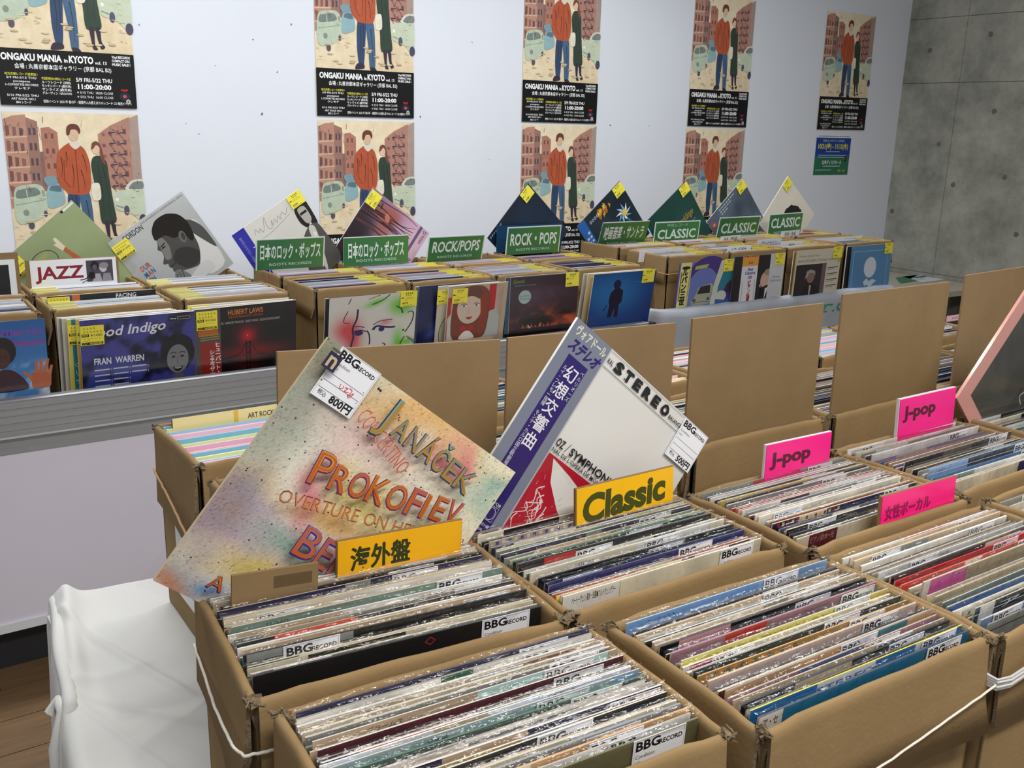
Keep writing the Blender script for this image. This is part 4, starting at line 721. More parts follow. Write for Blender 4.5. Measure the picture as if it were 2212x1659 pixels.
# divider tabs
def tab(tl, tr, hpx, y, text, label, col='3a4a7a', wf=.5, bold=.01, lean=6):
    P = aty(*tl, y); Q = aty(*tr, y); w = (Q - P).length; h = hpx * y * .0005 + .02; a = Art(w, h, t=.0005, col='e9edf4'); a.mark(); a.text(text, .5, .20, .13, col, w=wf, al='c', bold=bold)
    roll = math.degrees(math.atan2(Q.z - P.z, Q.x - P.x)); e = sign(tl, y, w, h, lean, a, label, roll=roll, name='divider_tab', cat='divider')
tab((1497, 531), (1546, 526), 13, 3.10, '協奏曲', 'white divider tab for concertos, left of the piano concerto tab', wf=.32)
tab((1572, 532), (1623, 529), 13, 2.95, 'ピアノ協奏曲', 'white divider tab for piano concertos', wf=.62)
tab((1514, 519), (1563, 518), 10, 3.22, '管弦楽', 'white divider tab half hidden behind the concerto tab', wf=.3)
tab((1557, 511), (1601, 507), 12, 3.24, '器楽・室内楽', 'white divider tab at the foot of the slanting CLASSIC sign', '33384a', .66)
tab((1637, 518), (1689, 514), 12, 3.05, 'ヴァイオリン', 'white divider tab for violin music', wf=.62)
tab((1688, 500), (1728, 496), 12, 3.24, '歌劇・声楽', 'white divider tab for opera at the foot of the rightmost CLASSIC sign', wf=.6)
tab((1687, 525), (1734, 519), 12, 2.98, '室内', 'white divider tab behind the pianist portrait record', '33384a', .26)
tab((1821, 514), (1863, 508), 13, 3.02, 'オペラ', 'rightmost white divider tab, above the pale blue balloon record', '33384a', .4)
tab((1352, 529), (1438, 524), 18, 3.22, '邦画/テレビ', 'white divider with red Japanese film and television lettering', 'c8342c', .60)
tab((1382, 541), (1478, 536), 20, 3.02, 'アニメ/特撮', 'white divider with red Japanese anime lettering', 'c8342c', .62)
# ================================================================= RECORDS FACING FORWARD ON THE BACK TABLE
FY = 2.815
def plain_lp(px, py, y, col, label, lean=8, top=None, tags=(), strip=None, w=.315):
    a = cover(col, top=top, edge='dcd8d0', w=w)
    if strip: a.rect(strip[0], 0, strip[1], 1, strip[2])
    return front_lp((px, py), y, lean, a, label, tags)
# cloudy blue with a head and a raised hand
a = cover('3f7fc0', edge='2b2b30'); a.field(30, 30, lambda U, V: mix(mix(np.zeros(U.shape + (3,)) + hexA('1f5ea6'), np.zeros(U.shape + (3,)) + hexA('5c97d0'), V * 1.2), np.zeros(U.shape + (3,)) + hexA('dbe4ee'), np.clip((fbm(U, V, 7, 91) - .48) * 3.5, 0, 1) * np.clip((V - .17) * 12, 0, 1))); a.aff(.62, .62, .415, 0)
a.text('Marvin', .40, .21, .115, '5a3f9e', w=.50, bold=.03, shear=.05, grad=('8a3fa0', '3f58b8')); a.text('Sease', .50, .36, .115, '5a3f9e', w=.42, bold=.03, shear=.05, grad=('9a3f90', '3a50b0'))
a.ell(.40, .42, .16, .20, '161312'); a.ell(.38, .52, .10, .15, '4a2c22'); a.ell(.35, .50, .02, .010, '0d0b0b'); a.ell(.43, .50, .02, .010, '0d0b0b'); a.ell(.39, .60, .045, .012, '6a2f2a'); a.spoly([(.20, 1), (.24, .78), (.38, .68), (.52, .72), (.64, .86), (.66, 1)], '3a1c26')
a.spoly([(.74, 1), (.72, .90), (.70, .80), (.78, .76), (.96, .78), (.97, .90), (.94, 1)], 'b4603c')
for (x0_, y0_, x1_, y1_) in ((.73, .86, .63, .74), (.79, .78, .80, .60), (.84, .78, .87, .56), (.90, .78, .95, .58), (.95, .82, .99, .68)): a.line([(x0_, y0_), ((x0_ + x1_) / 2, (y0_ + y1_) / 2), (x1_, y1_)], [.048, .042, .03], 'bd6a42')
e = front_lp((-201.3, 712.3), FY - .015, 7, a, 'cloudy blue record with a raised hand, at the left edge of the aluminium rail')
# indigo
a = cover('3a3a80', edge='cfd2da', top='e4e6ea'); a.field(40, 40, lambda U, V: mix(mix(np.zeros(U.shape + (3,)) + hexA('2c3f86'), np.zeros(U.shape + (3,)) + hexA('56499e'), fbm(U, V, 3, 101)), np.zeros(U.shape + (3,)) + hexA('15172e'), np.clip((fbm(U, V, 6, 103) - .46) * 5, 0, 1) * (V < .8)))
a.text('Mood Indigo', .03, .175, .092, 'dfe2ec', w=.70, bold=.018, shear=.28, rot=2); a.text('FRAN  WARREN', .105, .430, .062, 'dfe2ec', w=.43, bold=.022, rot=-.5)
for q in range(4):
    for k in range(3 - (q > 1)): x = .105 + k * .16; a.line([(x, .485 + q * .052 - k * .002), (x + .13, .484 + q * .052 - k * .002)], .012, 'c3c8dc'); a.line([(x + .145, .475 + q * .052), (x + .145, .497 + q * .052)], .004, 'c3c8dc')
a.rect(.765, .03, .965, .072, '15161c'); a.rect(.84, .036, .96, .066, '9a9ca6'); a.rect(.845, .041, .955, .061, '15161c'); a.text('Verve', .773, .062, .018, 'dfe2ec', w=.058, bold=.01); a.off = (.01, -.045)
a.ell(.83, .44, .155, .19, '18181c', n=26); a.ell(.84, .36, .13, .10, '18181c'); a.ell(.83, .50, .10, .145, '77777c'); a.spoly([(.70, 1), (.62, 1), (.68, .86), (.80, .76), (.90, .76), (1, .82), (1, 1)], 'b4b8cc'); a.spoly([(.79, .66), (.88, .66), (.90, .82), (.84, .88), (.78, .80)], '5c5c62')
for x in (.79, .87): a.curve([(x - .03, .445), (x, .43), (x + .03, .445)], .008, '1c1c20'); a.ell(x, .475, .018, .010, '1c1c20')
a.curve([(.83, .48), (.825, .54), (.84, .545)], .006, '4c4c52'); a.spoly([(.785, .575), (.83, .59), (.875, .57), (.86, .61), (.83, .625), (.80, .61)], '2a2226'); a.line([(.80, .588), (.83, .595), (.86, .586)], .009, 'c9c9cc')
front_lp((171, 693), FY, 9, a, 'indigo record with a smiling dark-haired portrait, frontmost of its stack on the rail', tags=[(YT[0], .0, .05)])
plain_lp(163, 690, FY + .030, 'e9e6da', 'white record with a yellow, white and green edge strip, second behind the indigo record', 8, tags=[(YT[1], .0, .05)], strip=(0, .06, 'd9b23a'))
a = cover('d9d8cf'); a.rect(0, 0, .035, 1, 'd8cf4a'); a.rect(.035, 0, .09, 1, '1f7fa0'); a.text('サントラ', .05, .4, .03, 'e6eef2', rot=-90, w=.3)
front_lp((144, 691), FY + .055, 8, a, 'record with a yellow and teal edge strip, third behind the indigo record', tags=[(YT[3], -.0, .05)])
for k, (px, c_) in enumerate(((133, 'c9c4b8'), (127, '8a8a88'), (122, 'dcdcdc'))): plain_lp(px, 689 - k, FY + .07 + k * .012, c_, '%s record, %s from the back of the stack behind the indigo record' % (('beige', 'dark grey', 'pale grey')[k], ('third', 'second', 'first')[k]), 8)
# black with red bridge
a = cover('141013', edge='cfc8b4', top='d9d2be'); a.field(40, 40, lambda U, V: mix(mix(np.zeros(U.shape + (3,)) + hexA('100c0f'), np.zeros(U.shape + (3,)) + hexA('d0141c'), blob(U, V, .505, .31, .09, .09, .7)), np.zeros(U.shape + (3,)) + hexA('8e0f14'), blob(U, V, .55, .47, .4, .07) * .8 + .4 * (V > .5) * blob(U, V, .5, .62, .12, .15)))
a.rect(0, 0, .244, 1, '4b494b'); a.rect(.03, .04, .218, .27, 'b8601c'); a.rect(.03, .04, .218, .16, 'd0822c')
a.rect(.045, .335, .24, 1, '8e231c'); a.text('ヒューバート・ロウズ', .212, .385, .040, 'efe9e2', vert=True, w=1.15, bold=.02); a.text('シェエラザード', .155, .455, .037, 'efe9e2', vert=True, w=1.15, bold=.02)
for q in range(3): a.line([(.05, .265 + q * .022), (.23, .26 + q * .022)], .010, '9a8f3c')
a.text('HUBERT LAWS', .318, .084, .050, 'cf7a2e', w=.345, bold=.02); a.text('THE SAN FRANCISCO CONCERT', .32, .118, .024, 'a8642c', w=.34); a.text('ES  HARVEY MASON  GARY KING  GLEN DEARDORFF', .252, .172, .024, 'b9b4b4', w=.58)
a.ell(.505, .305, .004, .004, 'f0e8e0')
for x in (.487, .524): a.rect(x, .36, x + .010, 1.0, '0d0709')
for k in range(6): a.rect(.487, .375 + k * .05, .534, .386 + k * .05, '0d0709')
a.curve([(.25, .52), (.38, .565), (.50, .59), (1, .61)], .014, '0d0709'); a.curve([(.27, .52), (.42, .49), (.49, .37)], .004, '0d0709'); a.curve([(.53, .37), (.62, .50), (.85, .585)], .004, '0d0709')
front_lp((419, 670), FY, 7, a, 'black record with a red glow over a bridge, frontmost on the rail', tags=[(YT[2], .015, .02)], roll=1)
plain_lp(414, 665, FY + .022, 'e4dfcf', 'cream record directly behind the black record with the red bridge', 7, top='e9e4d4')
plain_lp(405, 661, FY + .045, 'e6e2da', 'white record with a yellow tag, second behind the black record with the red bridge', 7, tags=[(YT[3], 0, .0)])
# line drawn face
a = cover('d2d0ca', edge='1f2024'); fY = lambda g: (lambda U, V: g(U, (V - .01) / .6)); a.field(40, 50, fY(lambda U, V: mix(mix(np.zeros(U.shape + (3,)) + hexA('d4d2cb'), np.zeros(U.shape + (3,)) + hexA('d04a50'), blob(U, V, .19, .58, .13, .2) * .9 + blob(U, V, .28, .82, .09, .3) * .8 + blob(U, V, .64, .50, .07, .05) * .6), np.zeros(U.shape + (3,)) + hexA('6cc23c'), blob(U, V, .82, .22, .14, .16, 1.3) + blob(U, V, .52, .13, .12, .05, 1, -.5) + blob(U, V, .80, .86, .06, .2) * .8 + blob(U, V, .92, .9, .1, .06)))); a.aff(1, .6, 0, .01)
a.curve([(.32, .22), (.31, .40), (.27, .55), (.28, .72), (.26, .90), (.32, 1.0)], .022, '23204a'); a.curve([(.24, .02), (.21, .12)], .010, '1c2030'); a.curve([(.21, .24), (.17, .36), (.17, .44), (.23, .46)], .010, '1c2030')
a.curve([(.42, .02), (.55, .0)], .001, '1c2030'); a.curve([(.44, .06), (.52, .02), (.57, .0)], .010, '7a2a22'); a.curve([(.48, .16), (.60, .09), (.68, .0)], .014, '1d2a4a')
a.curve([(.50, .53), (.58, .47), (.70, .46), (.72, .47)], .012, '1f1d3a'); a.curve([(.50, .62), (.54, .56), (.62, .58), (.70, .60), (.76, .60)], .034, '2a2060'); a.ell(.60, .62, .035, .045, '2a2060'); a.curve([(.28, .52), (.36, .54), (.40, .56)], .014, '23204a'); a.ell(.34, .65, .05, .05, '2a2060'); a.curve([(.28, .62), (.36, .60), (.42, .64)], .016, '2a2060')
a.curve([(.43, .62), (.46, .70), (.47, .84), (.46, .88)], .016, '1f1f4a'); a.curve([(.62, .88), (.65, .91), (.63, .95)], .014, '141414'); a.curve([(.46, 1.0), (.52, .98), (.56, .97)], .010, '141414')
a.curve([(.90, .36), (.94, .34), (.97, .38), (.96, .52), (.91, .66), (.88, .72)], .014, '13243a'); a.ell(.86, .68, .014, .018, '1f5a3a'); a.curve([(.88, .80), (.84, .90), (.83, .98)], .012, '13243a'); a.curve([(.76, .22), (.82, .28), (.84, .36)], .016, '13303a'); a.curve([(.82, .20), (.88, .24)], .012, 'b0402a'); a.curve([(.90, .80), (.96, .86), (1, .9)], .02, 'c8503c'); a.curve([(.92, .84), (.98, .90), (1, .96)], .02, '2a7f9a')
front_lp((712, 644.7), FY - .02, 8, a, 'off-white record with a line-drawn face and green hair strokes, on the rail', tags=[(YR[1], .80, -.01)])
plain_lp(703, 646, FY + .012, '23242a', 'black record peeking out left behind the line-drawn face record', 8, tags=[(YR[0], .80, -.02)])
# dark blue records behind
a = cover('232c66', edge='4a5a6a'); a.field(12, 16, lambda U, V: mix(mix(np.zeros(U.shape + (3,)) + hexA('1c2150'), np.zeros(U.shape + (3,)) + hexA('5468b0'), np.clip((fbm(U, V, 3, 44, 2) - .4) * 2, 0, 1) * blob(U, V, .3, .5, .8, .18)), np.zeros(U.shape + (3,)) + hexA('b0404a'), blob(U, V, .17, .88, .04, .08))); a.line([(.08, .84), (.16, .92)], .012, 'b4aab4')
front_lp((907, 619), FY + .030, 8, a, 'dark blue record showing left of the small girl portrait record', tags=[])
plain_lp(898, 620, FY + .045, '6d7c86', 'grey-green edged record leftmost behind the dark blue record', 8)
a = cover('cbc4b0', w=.25, h=.25); a.ell(.25, .7, .2, .28, '3a382f', n=24); a.ell(.25, .7, .19, .27, 'bdb6a0', n=24)
front_lp((948, 619), FY + .015, 8, a, 'beige record with a round outline behind the small girl portrait record', tags=[(YR[3], -.02, .05)], cat='record')
a = cover('c2b49a', w=.245, h=.255, edge='d9d2bc'); a.rect(0, 0, 1, 1.04, 'b9a88a'); a.field(26, 26, lambda U, V: mix(np.zeros(U.shape + (3,)) + hexA('c9beb2'), np.zeros(U.shape + (3,)) + hexA('8a4f3c'), fbm(U, V, 3, 121) * .5), .02, .03, .93, .92)
a.aff(1, .88, -.035, -.01); a.rect(.72, .03, .84, .92, 'b8202a'); a.rect(.04, .2, .10, .92, 'b23a34'); a.poly([(.06, .92), (.05, .55), (.14, .42), (.2, .92)], 'c6c2ba'); a.poly([(.70, .92), (.72, .50), (.86, .45), (.93, .60), (.93, .92)], 'b4b8b4')
a.spoly([(.16, .92), (.12, .40), (.20, .10), (.42, .03), (.62, .05), (.74, .20), (.74, .60), (.66, .92)], '7c4030'); a.ell(.41, .40, .21, .27, 'd3bdac', n=24); a.spoly([(.22, .3), (.28, .06), (.5, .04), (.60, .12), (.62, .28), (.44, .20), (.3, .24)], '6a3c34'); a.spoly([(.58, .22), (.70, .20), (.70, .7), (.58, .92), (.60, .5)], '8e3c26')
for x in (.31, .52): a.ell(x, .36, .045, .018, 'efe8e2'); a.ell(x, .36, .018, .018, '43404a'); a.curve([(x - .05, .345), (x, .325), (x + .05, .345)], .010, '33262a')
a.curve([(.40, .40), (.385, .48), (.42, .49)], .006, 'a88c7c'); a.spoly([(.35, .56), (.41, .55), (.47, .56), (.41, .60)], 'a83c3c'); a.ell(.33, .74, .05, .045, 'c0202c'); a.ell(.45, .74, .05, .045, 'c0202c'); a.spoly([(.26, .92), (.34, .80), (.44, .80), (.52, .92)], 'e6dcd2'); a.rect(.0, .93, .86, 1.04, 'cbbb9c')
front_lp((970, 619), FY - .015, 8, a, 'small square record with a red-haired girl portrait, on the rail', tags=[(YR[3], .06, .04)], sheetm=SHEETB)
# red clouds
a = cover('3a2630', edge='2f4a66'); a.field(50, 60, (lambda g: (lambda U, V: g(U, V / .66)))(lambda U, V: mix(mix(mix(np.zeros(U.shape + (3,)) + hexA('33222a'), np.zeros(U.shape + (3,)) + hexA('6c4a66'), fbm(U, V, 4, 131) * blob(U, V, .5, .35, .5, .2)), np.zeros(U.shape + (3,)) + hexA('c2502e'), np.clip((fbm(U, V, 5, 133) - .38) * 3, 0, 1) * np.clip((V - .42) * 3, 0, 1)), np.zeros(U.shape + (3,)) + hexA('1c1214'), blob(U, V, .42, .82, .28, .10, 2) + blob(U, V, .85, .7, .14, .05, 2) * .8 + (V > .93)))); a.aff(1, .66, -.045, -.01)
a.rect(0, 0, .05, 1, '2c4a68'); a.rect(.055, 0, .062, 1, '9a9ca0'); a.text('Genesis', .09, .12, .075, '7d9a35', w=.16, shear=.2); a.text('...and then there were three...', .11, .17, .022, '8fa0a0', w=.32); a.ell(.27, .37, .088, .12, '9fb9b8', n=24)
for k, s_ in enumerate(('FOLLOW YOU', 'FOLLOW ME')): a.text(s_, .27, .37 + k * .05, .034, '27353a', w=.14, al='c')
for k in range(9): x = .24 + k * .06; a.poly([(x, .93), (x + .02, .86 + .03 * (k % 2)), (x + .04, .93)], 'b8482c')
a.line([(.33, .88), (.36, .94)], .014, 'd9cfc0'); a.line([(.52, .86), (.50, .92)], .012, 'd9a080')
front_lp((1101, 601), FY, 2, a, 'record with red clouds over a dark sky and a pale oval sticker, on the rail', tags=[(YR[2], .80, -.01)])
plain_lp(1093, 600, FY + .02, '20242c', 'black record peeking out left behind the red cloud record', 3)
# deep blue silhouette
a = cover('143a8c', edge='d2c9b0'); a.field(30, 30, lambda U, V: mix(np.zeros(U.shape + (3,)) + hexA('0c2468'), np.zeros(U.shape + (3,)) + hexA('1f6cae'), blob(U, V, .35, .25, .6, .35) + .15 * fbm(U, V, 4, 141)))
a.aff(1, .60, -.03, -.03); a.ell(.42, .30, .06, .095, '141c44'); a.poly([(.40, .38), (.45, .37), (.53, .44), (.53, .68), (.49, .74), (.50, 1), (.44, 1), (.43, .80), (.39, 1), (.33, 1), (.34, .74), (.32, .66), (.33, .48)], '0d1434'); a.line([(.30, .72), (.27, .82), (.24, .84)], .016, '0d1434'); a.line([(.2, 1), (.24, .88)], .005, '6c2a5a'); a.curve([(.72, .28), (.8, .27), (.86, .25)], .006, '5fa8b0')
front_lp((1284, 593), FY - .045, 9, a, 'deep blue record with a standing silhouette, at the right end of the rail', tags=[(YR[3], .77, -.01)])
plain_lp(1271, 592, FY - .015, 'cdb684', 'yellowed record second in the stack behind the deep blue record', 9, tags=[(YR[0], .80, -.01)])
plain_lp(1262, 592, FY + .006, 'b9b3a8', 'grey-beige record at the back of the stack behind the deep blue record', 9)
# anime record: generic shapes, its lettering kept
a = cover('6672b4', edge='4a3a80'); a.ell(.55, .55, .55, .62, '4c3c86', n=30); a.ell(.47, .58, .36, .50, '6d7cc0', n=30); a.rect(.02, 0, .215, 1, 'e2dc8e')
a.ell(.118, .068, .075, .022, '2a2a26'); a.text('ルパン三世', .110, .165, .075, '1f1f1c', vert=True, w=1.30, bold=.004, fat=.005)
a.line([(.045, .12), (.045, .5)], .014, '57533a'); a.line([(.195, .1), (.195, .7)], .008, '77734a'); a.aff(1, .6, .03, 0)
a.poly([(.26, .09), (.50, .06), (.46, .14), (.24, .17)], 'b9b660'); a.poly([(.72, 0), (.78, 0), (.80, .2), (.78, .55), (.70, 1), (.60, 1), (.64, .5)], 'cfd0c2')
a.poly([(.80, .18), (1, .16), (1, .46), (.82, .68), (.72, .78), (.72, .6)], '2c7f92'); a.poly([(.86, .58), (1, .40), (1, .70), (.88, .78)], '3b3346'); a.ell(.80, .82, .10, .13, 'ccd0c6'); a.poly([(.70, .88), (.90, .92), (.98, .82), (1, 1), (.70, 1)], '2e5fa8')
a.poly([(.30, .78), (.36, .56), (.58, .50), (.64, .56), (.60, .80), (.60, .92), (.56, .97), (.26, .98), (.24, .88)], 'a7ab98'); a.poly([(.34, .72), (.39, .56), (.57, .53), (.58, .72)], '2f3336'); a.ell(.30, .86, .035, .04, '5b5e56'); a.ell(.56, .85, .03, .04, '5b5e56'); a.curve([(.26, .93), (.42, .90), (.58, .92)], .010, '3c3e3a')
front_lp((1470, 569), FY - .01, 5, a, 'violet record with a small grey car and a yellow Japanese strip, behind the vinyl cloth', tags=[(YR[0], .80, -.01)])
# pianist profile with orange-topped strip
a = cover('1e1b22', edge='5a6070'); a.field(10, 10, lambda U, V: hexA('2a242b') * (.7 + .6 * fbm(U, V, 6, 161))[..., None]); a.rect(.16, 0, .475, 1, 'dcdfe6'); a.rect(.16, 0, .475, .14, 'e0a043')
for k in range(6): a.rect(.18 + k * .05, .0, .215 + k * .05, .018, ['b03038', '2c3a8a', 'c2502e'][k % 3])
a.text('Best', .335, .205, .042, '5a3a90', al='c', bold=.03); a.text('Classics', .33, .255, .042, '5a3a90', w=.2, al='c', bold=.03); a.text('130', .335, .315, .040, '5a3a90', al='c', bold=.04); a.text('RCA', .33, .11, .030, 'b8342a', al='c', bold=.04)
a.text('ピアノ協奏曲', .335, .395, .050, 'b02a34', vert=True, w=1.25, bold=.0, fat=.003); a.line([(.20, .34), (.20, 1)], .005, '8a8f9a'); a.line([(.44, .34), (.44, 1)], .005, '8a8f9a'); a.aff(1, .66, .06, .02)
a.ell(.60, .50, .11, .18, 'd0aa9c', n=22); a.ell(.64, .34, .09, .07, '9a8f84'); a.poly([(.50, .56), (.47, .62), (.51, .66)], 'd0aa9c'); a.poly([(.52, .66), (.66, .60), (.70, 1), (.5, 1)], '17151a'); a.poly([(.60, .68), (.66, .66), (.60, .92)], 'dfe0e4')
a.rect(.65, -.04, .95, 1, 'c8cace'); a.aff(1, .72, .02, .02); a.text('Artur', .85, .44, .05, '50587c', al='c'); a.text('Rubinstein', .85, .51, .05, '50587c', w=.22, al='c'); a.line([(.76, .80), (.92, .83)], .006, '5a5c62')
front_lp((1588, 555), FY - .02, 2, a, 'record with an old man in profile and an orange-topped white strip', tags=[(YR[1], .80, -.01)])
# piano sonatas record
a = cover('d0cbb8', edge='a3813c'); a.aff(1, .67, .03, .0); a.text('BEETHOVEN: PIANO SONATAS', .03, .26, .055, '4c4a40', w=.98, bold=.0); a.text('Wilhelm Kempff, Piano', .03, .15, .045, '5c5a50', w=.46); a.rect(0, .31, .66, 1, '2a2127'); a.rect(.57, .31, .66, 1, '6d5862')
a.poly([(.14, 1), (.22, .78), (.34, .70), (.50, .78), (.60, 1)], '17131a'); a.ell(.34, .58, .085, .135, '8a6c60', n=22); a.poly([(.22, .62), (.24, .46), (.32, .42), (.42, .46), (.44, .56), (.40, .50), (.30, .50), (.27, .58)], 'a39c94'); a.poly([(.33, .76), (.37, .76), (.36, 1), (.33, 1)], 'a9a4a0')
for q in range(4): a.line([(.69, .42 + q * .13), (.93, .415 + q * .13)], .018, '4a483f'); a.line([(.69, .455 + q * .13), (.86, .45 + q * .13)], .010, '77746a')
a.ell(.93, .28, .04, .035, 'cfae3e')
front_lp((1722, 542), FY - .03, 2, a, 'beige piano record with a dark seated man portrait, left of the pale blue record', tags=[(YR[2], .80, -.02)])
plain_lp(1716, 543, FY - .005, '3a3226', 'dark brown edged record peeking out behind the beige piano record', 2, strip=(0, .04, 'a3813c'))
# pale blue balloon
a = cover('4f86b4', edge='1d2834'); a.field(8, 8, lambda U, V: hexA('5288b6') * (.94 + .1 * fbm(U, V, 3, 181))[..., None])
a.line([(.07, .083), (.90, .083), (.90, 1.0)], .008, 'a9c8e0'); a.line([(.07, .083), (.07, 1.0)], .008, 'a9c8e0'); a.aff(1, .82, -.03, .005); a.ell(.52, .40, .15, .19, 'd3dce6', n=28); a.poly([(.38, .66), (.46, .60), (.52, .66), (.60, .62), (.70, .66), (.62, .72), (.55, .78), (.48, .72), (.42, .74)], 'c6d4e2'); 
for k, ch in enumerate('AVATION'): a.text(ch, .15 + k * .115, .835, .06, 'c6d8e8', bold=.02)
front_lp((1840.5, 533), FY, -1, a, 'pale blue record with a white balloon emblem, rightmost before the concrete wall', tags=[(YR[3], .80, -.02)])
plain_lp(1831, 533, FY + .012, '22262e', 'black record peeking out left behind the pale blue balloon record', 0)
# record with FACING spine
a = cover('17181d', t=.003); a.rect(.16, 0, .24, .2, '2a4a8a'); a.rect(.22, 0, .29, .2, 'd2702c'); a.text('FACING', .62, .056, .040, 'e6e6e8', w=.19, bold=.02)
front_lp((101, 641), 3.12, 3, a, 'black record lettered FACING, raised in the carton behind the indigo record', tags=[(YT[1], 0, .01)], group='records in the jazz cartons')
# ================================================================= CARDBOARD DIVIDERS ON THE FRONT TABLE
for i, (x, z, w_, roll, lean, lab) in enumerate(((.406, -.275, .320, -2.5, 2, 'plain cardboard divider in plastic behind the painted record, leftmost'), (.749, -.290, .322, -1.2, 0, 'plain cardboard divider in plastic behind the purple striped record'), (1.116, -.293, .328, -.1, -1, 'plain cardboard divider in plastic behind the nearer J-pop card'), (1.497, -.282, .342, 0, -1, 'plain cardboard divider in plastic behind the farther J-pop card'), (1.896, -.269, .342, .9, -1, 'plain cardboard divider in plastic behind the pink framed record, rightmost'))):
    zt_ = CAMZ + z; h = zt_ - (TF + .009); e = empty('cardboard_divider', (x + w_ / 2, 1.083, TF + .009), (R(lean * .5), R(-roll * .3), 0)); tag(e, lab, 'divider', 'cardboard dividers')
    b = MB(); b.add([(-w_ / 2, 0, 0), (w_ / 2, 0, 0), (w_ / 2, 0, h + w_ * math.sin(R(roll)) * .5), (-w_ / 2, 0, h - w_ * math.sin(R(roll)) * .5), (-w_ / 2, .0045, 0), (w_ / 2, .0045, 0), (w_ / 2, .0045, h + w_ * math.sin(R(roll)) * .5), (-w_ / 2, .0045, h - w_ * math.sin(R(roll)) * .5)],
                    [(0, 1, 2, 3), (7, 6, 5, 4), (0, 4, 5, 1), (1, 5, 6, 2), (2, 6, 7, 3), (3, 7, 4, 0)]); link('board', b.mesh('board', M['cardB']), e)
    s = link('plastic_sleeve', SHEETB, e); s.scale = ((w_ - .012) / .315, 1, .36 / .34); s.location = (0, -.001, h - .345)
# ================================================================= THE TWO BIG RECORDS IN FRONT
a = cover('c9bfa0', t=.0045, edge='c9b48a')
bl = [('7f9a86', .03, .22, .20, .30), ('8e8f74', .06, .05, .25, .12), ('c98f5a', .05, .62, .18, .10), ('9a78a0', .10, .72, .25, .10), ('6f6a9c', .12, .60, .12, .06), ('d8a0a0', .35, .22, .28, .14), ('d9d6cc', .25, .45, .25, .30), ('dfc24c', .52, .42, .16, .09), ('d8627a', .30, .50, .05, .14), ('d59a50', .45, .55, .25, .05), ('6fa08c', .35, .70, .22, .05), ('c9b23c', .22, .82, .10, .05), ('d98aa0', .62, .66, .2, .05), ('e0d8c8', .70, .30, .3, .12), ('d8a45a', .50, .06, .3, .06), ('7fa8a0', .95, .12, .12, .08), ('d05a68', .72, .12, .06, .05), ('c9c08a', .85, .50, .16, .12), ('b89ac0', .40, .92, .25, .08), ('d98a8a', .55, .82, .10, .12), ('8f9fb8', .12, .95, .2, .08), ('d07a50', .02, .98, .12, .05), ('4a7fae', .16, .93, .05, .03), ('9a6aa0', .60, .92, .06, .06)]
def jan(U, V):
    c = np.zeros(U.shape + (3,)) + hexA('e9dfc0')
    for (h_, x, y, rx, ry) in bl:
        n1 = vn(U, V, 9, 5) - .5; n2 = vn(U, V, 9, 6) - .5; c = mix(c, np.zeros(U.shape + (3,)) + hexA(h_), .72 * blob(U + n1 * .14, V + n2 * .12, x, y, rx, ry))
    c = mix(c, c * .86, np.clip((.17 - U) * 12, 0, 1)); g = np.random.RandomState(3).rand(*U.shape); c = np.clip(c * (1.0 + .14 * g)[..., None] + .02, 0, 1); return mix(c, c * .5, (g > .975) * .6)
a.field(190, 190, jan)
for k in range(330): x, y = rnd.random(), rnd.random(); r_ = rnd.choice((.0012, .0016, .0022, .0035)); a.ell(x, y, r_, r_, rnd.choice(('2a2a4a', '3a2030', '7a2a3a', '2a3a3a', '4a3a2a')), n=7)
def wild(s_, x, y, h_, w_, c1, c2, c3, rot=0):
    f_ = a.w; a.ell(x + w_ * .5, y - h_ * .4, w_ * .55, h_ * .5, c3, n=9) if False else None
    a.text(s_, x - .004, y + .003, h_, c1, w=w_ * 1.08, bold=.03, res=3, rot=rot); a.text(s_, x, y, h_, c3, w=w_, bold=.004, res=3, grad=(c2, c3), rot=rot); a.text(s_, x + .002, y - .002, h_ * .98, c2, w=w_ * .98, bold=-.02, res=3, rot=rot)
a.text('CONCERTINO', .25, .175, .060, 'b04a4a', w=.30, bold=.004, rot=-17); a.text('CONCERTINO', .252, .174, .056, 'd99a7a', w=.30, bold=-.014, rot=-17)
for k, (ch, x, w_, h_) in enumerate((('J', .325, .05, .125), ('A', .40, .062, .085), ('N', .472, .062, .09), ('Á', .545, .065, .088), ('Č', .62, .06, .088), ('E', .69, .055, .09), ('K', .755, .08, .092))): wild(ch, x, .148 + .006 * k, h_, w_, '22405e', 'b08a3c', ('6fb0b0', '5a9a9e', '6f8fb0', 'c98a5a')[k % 4], -3)
for k, (ch, x, w_, h_) in enumerate((('P', .235, .075, .13), ('R', .315, .070, .10), ('O', .39, .075, .10), ('K', .470, .075, .105), ('O', .55, .08, .10), ('F', .64, .06, .11), ('I', .708, .016, .10), ('E', .75, .055, .10), ('V', .81, .06, .10))): wild(ch, x, .455 - .017 * k, h_, w_, '6a2a5a', 'c8641e', ('e0a040', 'd98a50', 'c06a80')[k % 3], 8)
a.text('OVERTURE ON HEBREW THEMES', .185, .565, .050, '6a2030', w=.98, bold=.006, rot=13.5); a.text('OVERTURE ON HEBREW THEMES', .187, .563, .046, 'd98a4a', w=.975, bold=-.012, rot=13.5)
for k, (ch, x, w_) in enumerate((('B', .345, .085), ('E', .44, .06), ('R', .515, .07), ('G', .60, .07))): wild(ch, x, .695 + .004 * k, .12, w_, '4a2a7a', 'c8642e', 'a07ab0', 0)
wild('A', .15, .93, .055, .06, '4a2050', 'b04a30', 'd9b040')
for q in range(2): a.ell(.255 + q * .010, .045 + .001 * q, .005, .005, '1c1c22')
